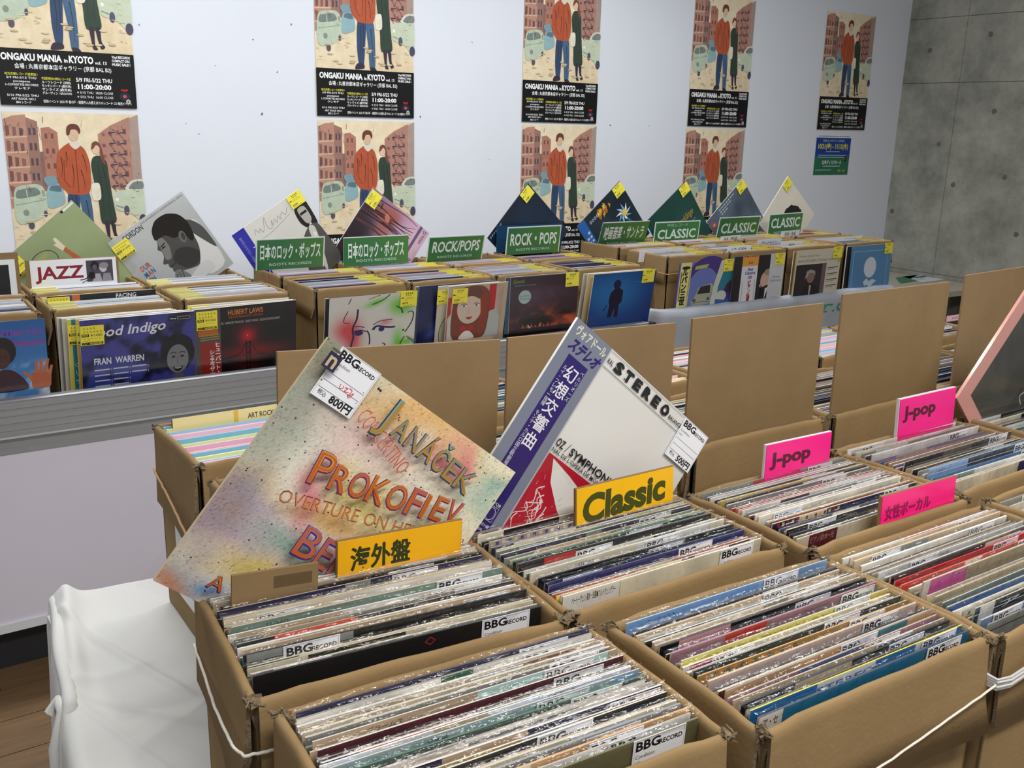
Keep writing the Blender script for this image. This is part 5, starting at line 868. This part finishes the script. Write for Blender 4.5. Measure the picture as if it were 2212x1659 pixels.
a.rect(.02, .03, .075, .092, '2f2748'); a.text('n', .030, .082, .060, 'c9b98a', bold=.02); a.rect(.02, .016, .055, .026, '5a5a48')
T_ = aty(709, 729, .957); Q = Matrix.Rotation(R(-4), 3, 'Z') @ Matrix.Rotation(R(1), 3, 'X') @ Matrix.Rotation(R(38.8), 3, 'Y')
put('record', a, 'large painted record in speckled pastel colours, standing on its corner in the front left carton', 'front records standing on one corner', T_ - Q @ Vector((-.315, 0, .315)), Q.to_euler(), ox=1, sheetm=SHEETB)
jan_root = bpy.context.collection.objects[-3] if False else None
TJ = bbg_art('800円', note=True)
def attach(root_name_label, me, u, v, w):
    e = [o for o in COL.objects if o.get('label') == root_name_label][0]; g = link('price_tag', me, e); g.location = ((u - 1) * w, -.0042, w - v * w); return g
g = attach('large painted record in speckled pastel colours, standing on its corner in the front left carton', TJ, .058, -.005, .315)
# purple striped record
a = cover('e6e4de', t=.0045, edge='ecebe6'); a.field(6, 6, lambda U, V: hexA('e8e6e1') * (.97 + .04 * fbm(U, V, 3, 191))[..., None])
a.rect(0, 0, .238, 1, '7f8596'); a.rect(.058, .14, .188, .977, '2c1a6c')
a.text('ヴォアドール', .028, .056, .036, 'e6dfc8', w=.20, bold=.025, shear=-.1); a.text('ステレオ', .030, .122, .046, '2c1a6c', w=.19, shear=.25, bold=.05)
a.text('幻想交響曲', .124, .232, .053, 'f0eef4', vert=True, w=1.53, bold=.012)
a.text('ベルリオーズ', .174, .182, .0165, 'e4e2ee', vert=True, w=1.50); a.text('ルイ・フレモー指揮 モンテ・カルロ国立歌劇場管弦楽団', .078, .205, .0165, 'e4e2ee', vert=True, w=1.34)
a.text('VOIX-D’OR', .072, .830, .014, 'd8d6e0', w=.105, bold=.02); a.line([(.072, .836), (.175, .836), (.175, .898), (.072, .898)], .0022, 'd8d6e0', True); a.line([(.072, .898), (.092, .838), (.114, .898), (.134, .838)], .0022, 'd8d6e0'); a.ell(.148, .868, .024, .028, 'd8d6e0', n=18); a.ell(.148, .868, .0215, .0255, '2c1a6c', n=18)
a.text('VOS-3014E', .080, .927, .014, 'e4e2ee', w=.098); a.text('¥2,000', .100, .949, .012, 'e4e2ee', w=.055)
a.rect(.238, 0, .241, 1, 'b9bac0'); a.line([(.241, .084), (1, .084)], .0025, '5a5a5c'); a.line([(.241, .008), (1, .008)], .002, '8a8a8c'); a.text('RAL', .250, .060, .022, '1b1b1d', w=.038, bold=.01)
for k, ch in enumerate('STEREO'):
    x = .302 + k * .071; w_ = .05 if ch != 'E' else .044; a.text(ch, x - .003, .070, .048, '1b1b1d', w=w_ + .008, bold=.0); a.text(ch, x, .066, .046, '1b1b1d', w=w_, bold=.06)
    if ch in 'TER': a.rect(x + .004, .062, x + .036, .066, '1b1b1d')
a.text('BALANCED', .722, .062, .017, '1b1b1d', w=.115, bold=.02)
a.text('OZ', .243, .478, .036, '1b1b1d', w=.05, bold=.02); a.line([(.305, .482), (.322, .435)], .0025, '1b1b1d'); a.text('SYMPHONIE', .334, .479, .036, '1b1b1d', w=.315, bold=.02); a.text('NAL DE L’OPÉRA DE MONTE-CARLO', .243, .508, .0185, '1b1b1d', w=.46, bold=.01)
a.rect(.241, .52, 1, 1, 'b31a30'); pa = [(.275, .53), (.40, .55), (.62, .60), (.80, .72), (.90, .86), (.60, .78), (.44, .70), (.33, .62)]; a.poly(pa, 'e2dfd8')
for (x, y, s_) in ((.30, .70, 1), (.38, .76, 1.1), (.46, .82, .9), (.30, .86, 1), (.42, .92, 1), (.54, .9, 1)):
    for k in range(7):
        p0 = (x + rnd.uniform(-.05, .05), y + rnd.uniform(-.07, .05)); a.curve([p0, (p0[0] + rnd.uniform(-.03, .04), p0[1] + .03 * s_), (p0[0] + rnd.uniform(-.03, .03), p0[1] + .07 * s_), (p0[0] + rnd.uniform(-.04, .04), p0[1] + .10 * s_)], [.006, .0015], 'e6d6d2', 4)
for k in range(60): x, y = rnd.uniform(.26, .8), rnd.uniform(.60, .98); a.line([(x, y), (x + rnd.uniform(-.012, .012), y + rnd.uniform(.006, .018))], .0018, 'dcb8b8')
LABP = 'white record with a purple Japanese strip, standing on its corner behind the Classic card'
T_ = aty(1249, 686, .966); Q = Matrix.Rotation(R(-1), 3, 'Z') @ Matrix.Rotation(R(-2), 3, 'X') @ Matrix.Rotation(R(39), 3, 'Y')
put('record', a, LABP, 'front records standing on one corner', T_ - Q @ Vector((-.315, 0, .315)), Q.to_euler(), ox=1, sheetm=SHEETB)
attach(LABP, TAGS[1], .812, .005, .315).scale = (1.05, 1, 1.0)
# pink framed record
a = cover('d79a90', t=.006, edge='c98a80'); a.field(10, 10, lambda U, V: hexA('d99c92') * (.95 + .08 * fbm(U, V, 4, 201))[..., None]); a.field(30, 30, lambda U, V: mix(mix(np.zeros(U.shape + (3,)) + hexA('2a2c2c'), np.zeros(U.shape + (3,)) + hexA('58544a'), fbm(U, V, 3, 203) * (V < .7)), np.zeros(U.shape + (3,)) + hexA('1d2228'), fbm(U, V, 6, 205) * (V > .5)), .10, .10, .90, .90)
a.curve([(.42, .62), (.44, .56), (.50, .58), (.55, .56), (.62, .66)], .010, 'a9a498'); a.poly([(.12, .88), (.14, .74), (.30, .80), (.26, .9)], '5a5a54')
Lp = aty(2067, 861, .925); Q = Matrix.Rotation(R(-45), 3, 'Y'); 
put('record', a, 'record with a salmon pink frame round a dark picture, tilted at the right edge', 'front records standing on one corner', Lp - Q @ Vector((0, 0, .315)), Q.to_euler(), ox=0)
# ================================================================= HAND-LETTERED CARDS
def flag(tl, y, w, h, lean, roll, base, txt, tcol, label, th, ty, tx, tw, bold=.03, shear=0, bk='cardB', yaw=0, thick=.004, fat=0):
    a = Art(w, h, t=.0012, col=base); a.field(6, 2, lambda U, V: hexA(base) * (.97 + .05 * vn(U, V, 4, 9))[..., None])
    a.mark()
    if txt == 'Classic': a.text(txt, tx, ty, th, tcol, w=tw, bold=.045, shear=.12, res=4, rot=3)
    else: a.text(txt, tx, ty, th, tcol, w=tw, bold=bold, shear=shear, res=4, fat=fat)
    P = aty(*tl, y); Q = Matrix.Rotation(R(yaw), 3, 'Z') @ Matrix.Rotation(R(lean), 3, 'X') @ Matrix.Rotation(R(-roll), 3, 'Y'); b_ = P - Q @ Vector((-w / 2, 0, h)); e = empty('section_card', b_, Q.to_euler()); tag(e, label, 'sign')
    c_, l_ = a.split('card', 'gloss', .5, h / w); q = link('card', c_, e); link('lettering', l_, q); b = MB(); b.box(-w / 2 - .001, .0013, 0, w / 2 + .001, .0013 + thick, h + .001); link('backing_board', b.mesh('backing_board', M[bk]), e); return e
flag((730, 1172), .932, .156, .085, 2, -1, 'fbb80c', '海外盤', '2e3a16', 'yellow card with hand-lettered kanji in the front left carton', .145, .235, .10, .47, .004, yaw=-5, fat=.0055)
flag((1246, 1058), .915, .172, .085, -4, 0, 'fdbf0e', 'Classic', '464a12', 'yellow card hand-lettered Classic leaning on the purple striped record', .215, .285, .05, .86, .05)
flag((1657, 963), .905, .152, .085, -2, -1, 'ff1e8e', 'J-pop', '5a0f30', 'neon pink J-pop card nearer the camera, beside the yellow Classic card', .13, .22, .06, .62, .045, bk='aluw')
flag((1946, 864), .928, .168, .090, -3, 0, 'ff1e8e', 'J-pop', '5a0f30', 'neon pink J-pop card farther back, beside the pink framed record', .125, .21, .06, .58, .045, bk='aluw', thick=.006)
flag((1907, 1075), .7065, .174, .085, -3, -1, 'ff1684', '女性ボーカル', '9a0c50', 'neon pink card with Japanese female vocal lettering, nearest of the pink cards', .085, .19, .05, .60, .0, fat=.006)
b = MB(); P = aty(487, 1241, .94); b.box(0, 0, -.09, .095, .004, 0); e = empty('cardboard_piece', (P.x, .935, P.z - .09)); e.rotation_euler = (R(1), R(3), R(-5)); tag(e, 'small plain cardboard piece stuck up before the painted record', 'cardboard')
b = MB(); b.box(0, 0, 0, .095, .004, .09); link('board', b.mesh('board', M['cardB']), e); b = MB(); b.box(.045, -.0006, .068, .088, 0, .082); link('tape', b.mesh('tape', M['film']), e)
# cream holder card of the pastel tabbed carton
a = Art(.21, .03, t=.001, col='efe3a0'); a.text('ART ROCK NO.1', .62, .085, .045, '3a3a30', w=.34, bold=.02); a.rect(.5, 0, .54, .13, 'e6c04a'); a.rect(0, .125, 1, .135, 'c9b870')
sign((369, 906), 1.605, .215, .030, 0, a, 'pale yellow strip card lettered ART ROCK NO.1, rearmost in the pastel tabbed carton', name='divider_tab', cat='divider')
a = cover('2f6f9a', edge='2b2e34'); a.rect(0, 0, .06, 1, '26282e'); a.rect(.5, 0, 1, .03, '20242a')
front_lp((371, 908), 1.612, 1, a, 'blue record behind the pale yellow ART ROCK strip card', group='records in the pastel tabbed carton')
for k in range(9):
    P = bpy.data.meshes.new('x') if False else None
a = Art(.10, .018, t=.0008, col='f0b8c8'); a.text('ART ROCK NO.1', .28, .12, .06, '3a3a3a', w=.6, bold=.01)
sign((1440, 772), 1.585, .10, .018, 0, a, 'pink strip card lettered ART ROCK NO.1, glimpsed left of the third cardboard divider', name='divider_tab', cat='divider')
sign((2052, 682), 1.60, .07, .018, 0, a, 'pink strip card glimpsed between the fourth and fifth cardboard dividers', name='divider_tab', cat='divider')
# ================================================================= POSTERS
PW, PH = .504, .737
def poster_art():
    a = Art(PW, PH, t=.0006, col='e0cfae', step=.000016); Hh = PH / PW; yb_ = Hh * .715
    a.field(50, 66, lambda U, V: mix(mix(np.zeros(U.shape + (3,)) + hexA('ddc9a4'), np.zeros(U.shape + (3,)) + hexA('f0e4c8'), fbm(U, V, 4, 301)), np.zeros(U.shape + (3,)) + hexA('c9b28c'), np.clip((V - .75) * 1.5, 0, 1) * fbm(U, V, 8, 303) + .3 * np.clip(.15 - V, 0, 1)), 0, 0, 1, yb_)
    def bld(pts, c_, rows, cols, fl=1):
        a.poly(pts, c_)
    # left buildings, receding
    a.poly([(0, .06), (.07, .03), (.16, .02), (.16, .66), (0, .74)], 'b88a78'); a.poly([(.16, .04), (.24, .07), (.24, .62), (.16, .66)], '9a7468'); a.poly([(.26, .12), (.32, .11), (.38, .15), (.38, .58), (.26, .60)], 'b07a68'); a.poly([(.24, .30), (.27, .30), (.27, .60), (.24, .61)], '8d6a62')
    for j in range(5):
        y = .10 + j * .115
        for i in range(3): x = .012 + i * .048; a.poly([(x, y + .01 * i), (x + .026, y + .006 + .01 * i), (x + .026, y + .075), (x, y + .085)], ['7a5650', '8a6258', '6c4f4e'][(i + j) % 3])
        a.line([(0, y + .095), (.16, y + .085)], .012, 'd2b098')
        for i in range(2): x = .172 + i * .034; a.rect(x, y + .02, x + .018, y + .075, '5c4a50')
        for i in range(2): x = .285 + i * .045; a.rect(x, y + .06, x + .02, y + .10, '7a5048')
    # right buildings with escape stairs
    a.poly([(.68, .16), (.78, .09), (.93, .02), (.93, .64), (.68, .56)], 'b08272'); a.poly([(.93, .03), (1, .0), (1, .70), (.93, .64)], 'a9948a')
    for j in range(6):
        y = .13 + j * .085
        for i in range(4): x = .71 + i * .055; a.rect(x, y - i * .012 + .02, x + .024, y + .045 - i * .006, ['8d5f58', '7c5656'][(i + j) % 2])
        for i in range(2): x = .76 + i * .08; a.line([(x, y + .02), (x + .055, y + .012)], .010, '4a4250'); a.line([(x, y + .02), (x + .05, y + .085)], .005, '5a4c58'); a.line([(x + .03, y - .01), (x + .05, y + .0)], .006, '4a4250')
    for k in range(5): a.poly([(.40 + k * .05, .56), (.40 + k * .05, .50 + .02 * (k % 2)), (.44 + k * .05, .50), (.44 + k * .05, .56)], 'cdb8a0')
    # parked cars
    a.spoly([(.02, .66), (.05, .57), (.20, .55), (.25, .60), (.26, .74), (.20, .82), (.06, .86), (.02, .80)], 'b8c6b0'); a.spoly([(.05, .60), (.18, .575), (.21, .63), (.05, .66)], '77837c'); a.line([(.115, .59), (.12, .65)], .008, 'b8c6b0'); a.ell(.10, .77, .022, .025, '8d8f86'); a.ell(.13, .87, .022, .03, '5a5468'); a.ell(.24, .78, .014, .025, '5a5468'); a.line([(.03, .71), (.25, .67)], .006, '8a9a90')
    a.spoly([(.26, .62), (.29, .55), (.37, .55), (.39, .62), (.39, .70), (.30, .74), (.26, .72)], '8fb0b4'); a.spoly([(.285, .60), (.30, .565), (.36, .565), (.37, .61)], '5c7684'); a.spoly([(.25, .50), (.33, .49), (.35, .55), (.27, .56)], '7a9aa4')
    a.spoly([(.76, .66), (.80, .61), (.90, .60), (1, .58), (1, .88), (.90, .80), (.78, .76)], 'c3cdb4'); a.spoly([(.86, .60), (.91, .53), (1, .52), (1, .60)], 'd2d4c2'); a.spoly([(.89, .595), (.925, .545), (1, .535), (1, .595)], '7a8480'); a.ell(.86, .77, .022, .04, '5a5468'); a.ell(.985, .85, .03, .045, '4e4a60'); a.ell(.79, .68, .012, .015, 'efeadc'); a.line([(.78, .73), (.84, .75)], .010, '8a9088')
    a.spoly([(.68, .62), (.74, .60), (.78, .63), (.76, .70), (.70, .70)], 'cfcab4')
    # two simple walkers: one in an orange jacket, one in a long green coat (plain stand-ins)
    a.spoly([(.42, .62), (.50, .62), (.49, .86), (.475, 1.0), (.43, 1.0), (.41, .84)], '33496a'); a.spoly([(.50, .62), (.58, .63), (.595, .86), (.59, 1.03), (.54, 1.03), (.525, .84)], '466482'); a.spoly([(.41, .99), (.475, .99), (.48, 1.03), (.39, 1.04)], '3a3040'); a.spoly([(.54, 1.02), (.59, 1.02), (.62, 1.07), (.56, 1.06)], '33303c')
    a.spoly([(.40, .27), (.46, .23), (.52, .24), (.57, .28), (.60, .38), (.60, .52), (.57, .63), (.43, .63), (.40, .60), (.36, .56), (.35, .42), (.37, .31)], 'b4583a'); a.line([(.50, .26), (.50, .62)], .006, '7a3422'); a.line([(.41, .36), (.40, .52), (.44, .58)], .008, '8a402a'); a.spoly([(.46, .24), (.50, .28), (.54, .25), (.52, .22), (.48, .22)], 'd9d2c2')
    a.ell(.495, .165, .038, .052, 'd9b89a'); a.spoly([(.445, .165), (.45, .11), (.48, .085), (.53, .09), (.55, .13), (.54, .16), (.52, .13), (.48, .13), (.465, .17)], '6c3f34')
    a.spoly([(.63, .34), (.68, .33), (.73, .38), (.74, .50), (.76, .72), (.77, .86), (.66, .87), (.645, .70), (.62, .52), (.61, .40)], '34453a'); a.ell(.655, .275, .030, .042, 'e0bfa2'); a.spoly([(.62, .28), (.63, .23), (.66, .215), (.69, .24), (.71, .32), (.72, .40), (.69, .36), (.685, .27), (.66, .245), (.64, .27)], '7a4a3c'); a.spoly([(.68, .86), (.715, .86), (.715, .98), (.735, 1.02), (.70, 1.02), (.69, .96)], '3a3040'); a.spoly([(.725, .86), (.76, .86), (.765, .96), (.79, 1.0), (.755, 1.01)], '33303c'); a.spoly([(.60, .56), (.66, .55), (.665, .67), (.605, .68)], 'e6e0cc')
    for (x0_, y0_, x1_, y1_) in ((.39, .34, .38, .50), (.43, .30, .42, .42), (.55, .32, .57, .46), (.53, .44, .55, .60), (.47, .40, .46, .58), (.445, .66, .44, .92), (.475, .64, .465, .9), (.55, .68, .565, .98), (.66, .40, .68, .80), (.70, .42, .73, .82)): a.curve([(x0_, y0_), ((x0_ + x1_) / 2 + .008, (y0_ + y1_) / 2), (x1_, y1_)], [.007, .002], '3a2c30')
    for k in range(170):
        x, y = rnd.random(), rnd.uniform(.02, .98); L_ = rnd.uniform(.01, .05); c_ = rnd.choice(('6a4c48', '8a6a60', '5a5068', 'b89a80')) if (y < .62 and (x < .36 or x > .70)) else rnd.choice(('c9b490', 'b8a27e', 'e9dcbc'))
        a.line([(x, y), (x + rnd.uniform(-.012, .012), y + L_)] if y < .6 else [(x, y), (x + L_, y + rnd.uniform(-.008, .008))], .0035, c_) if (x < .34 or x > .78 or y < .06) else None
    for k in range(16): x, y = rnd.uniform(.1, .9), rnd.uniform(.84, 1.0); a.ell(x, y, .03, .008, ['cbb690', 'd9c8a4', 'c2ac88'][k % 3], n=10)
    # black information block
    a.rect(0, yb_, 1, Hh, '101012'); W = 'f2f2f2'; Y = 'e6dc3a'; B = yb_
    a.text('ONGAKU MANIA', .03, B + .085, .050, W, w=.43, bold=.04); a.text('in', .475, B + .085, .028, W, bold=.03); a.text('KYOTO', .51, B + .085, .052, W, w=.18, bold=.04); a.text('vol. 13', .70, B + .088, .024, W, bold=.02)
    for k, s_ in enumerate(('Vinyl RECORDS', 'COMPACT DISC', 'MUSIC SALE !')): a.text(s_, .90, B + .035 + k * .028, .019, W, al='c', w=.14, bold=.03)
    a.text('会場 : 丸善京都本店ギャラリー (京都 BAL B2)', .12, B + .143, .030, W, w=.70, bold=.01)
    for k, s_ in enumerate(('地元京都レコード店参加 !', '5/9 FRI-5/15 THU', 'pocoapoco', 'L-COMMITTEE RECORDS', 'クレモナ', '', '5/16 FRI-5/22 THU', 'ART ROCK NO.1', 'BBG レコード')):
        if s_: a.text(s_, .16, B + .195 + k * .026, .0165, Y if k == 0 else W, al='c', w=min(.23, .013 * len(s_) + (.06 if k in (0, 4) else 0)), bold=.01)
    for k, s_ in enumerate(('今回初参加の参加レコード店', 'ルーツレコード (浜松)', 'モッキンバード (鹿児島)', 'サンライズ (鹿児島)', 'グルーヴィン / GROOVIN')): a.text(s_, .405, B + .22 + k * .027, .0165, Y if k == 0 else W, al='c', w=.21, bold=.01)
    a.text('5/9 FRI-5/22 THU', .55, B + .225, .030, W, w=.27, bold=.02); a.text('11:00-20:00', .56, B + .278, .036, W, w=.25, bold=.035); a.text('※ 5/15 THU  18:00 CLOSE', .55, B + .315, .018, W, w=.27); a.text('※ 5/22 THU  16:00 CLOSE', .55, B + .348, .018, W, w=.27)
    a.text('恒例イベント 2025 年 春の陣 - 期間中入れ替えありのレコード CD 販売イベント', .30, B + .392, .019, W, w=.66, bold=.005)
    a.text('MAP', .91, B + .288, .020, 'd02a2a', al='c', bold=.03); a.ell(.91, B + .325, .042, .030, '1d2a44', n=20); a.ell(.91, B + .325, .015, .012, 'c8503a'); a.ell(.935, B + .365, .018, .018, 'b9bcb8'); a.ell(.935, B + .365, .006, .006, '3a3a3a')
    return a.mesh('poster', 'poster', ox=.5, oz=Hh)
pm_ = poster_art()
pos = [(.588, .028, .030), (1.887, .022, .0), (3.035, .022, 0), (4.238, .026, 0), (5.424, .030, -.5)]
pos2 = [(.588, .004), (1.890, .004), (3.042, .009), (4.236, .013)]
L1 = ['upper poster of the leftmost poster column', 'upper poster of the second poster column from the left', 'upper poster of the third poster column from the left', 'upper poster of the fourth poster column from the left', 'street scene poster alone above the small blue and green flyer']
for (x, z, rr), l_ in zip(pos, L1):
    o = link('poster', pm_); o.location = (x + PW / 2, WY - .003, CAMZ + z); o.rotation_euler.y = R(rr); tag(o, l_ + (' on the white wall' if 'alone' not in l_ else ''), 'poster', 'street scene posters on the white wall')
L2 = ['lower poster of the leftmost poster column, behind the JAZZ sign', 'lower poster of the second column, behind the mauve face record', 'lower poster of the third column, behind the plain navy record', 'lower poster of the fourth column, behind the dark green record']
for (x, z), l_ in zip(pos2, L2):
    o = link('poster', pm_); o.location = (x + PW / 2, WY - .003, CAMZ + z - PH); tag(o, l_, 'poster', 'street scene posters on the white wall')
a = Art(.365, .262, t=.0006, col='dfe6ea'); H = .262 / .365; a.field(8, 12, lambda U, V: mix(np.zeros(U.shape + (3,)) + hexA('1f3f8e'), np.zeros(U.shape + (3,)) + hexA('2c6f50'), np.clip((V - .33) * 9, 0, 1)), .0, .05, 1, H)
for k in range(18): a.rect(.06 + k * .05, .015, .09 + k * .05, .035, '5a6478')
a.text('次回のオンガクマニアin京都は', .5, .12, .035, 'c9d6ea', al='c', w=.62); a.text('10/31(金) - 11/13(木)', .5, .245, .085, 'e6dc3a', w=.86, al='c', bold=.025)
for v, w_ in ((.30, .4), (.365, .8), (.40, .85)): a.line([(.5 - w_ / 2, v), (.5 + w_ / 2, v)], .012, 'b9cbd8')
a.text('広島ディスクセール', .5, .52, .055, 'dfe8ea', al='c', w=.56, bold=.02); a.line([(.25, .56), (.75, .56)], .014, 'b9cbd8'); a.text('5/31 - 6/1', .80, .66, .04, 'e6dc3a', al='c'); a.line([(.05, .63), (.5, .63)], .012, 'b9cbd8'); a.ell(.88, .43, .04, .05, '16301f'); a.ell(.86, .43, .02, .02, 'c8503a')
o = link('flyer', a.mesh('flyer', 'poster', ox=.5, oz=H)); o.location = (5.437 + .182, WY - .003, CAMZ - .268); tag(o, 'small blue and green sale flyer below the rightmost poster', 'flyer')
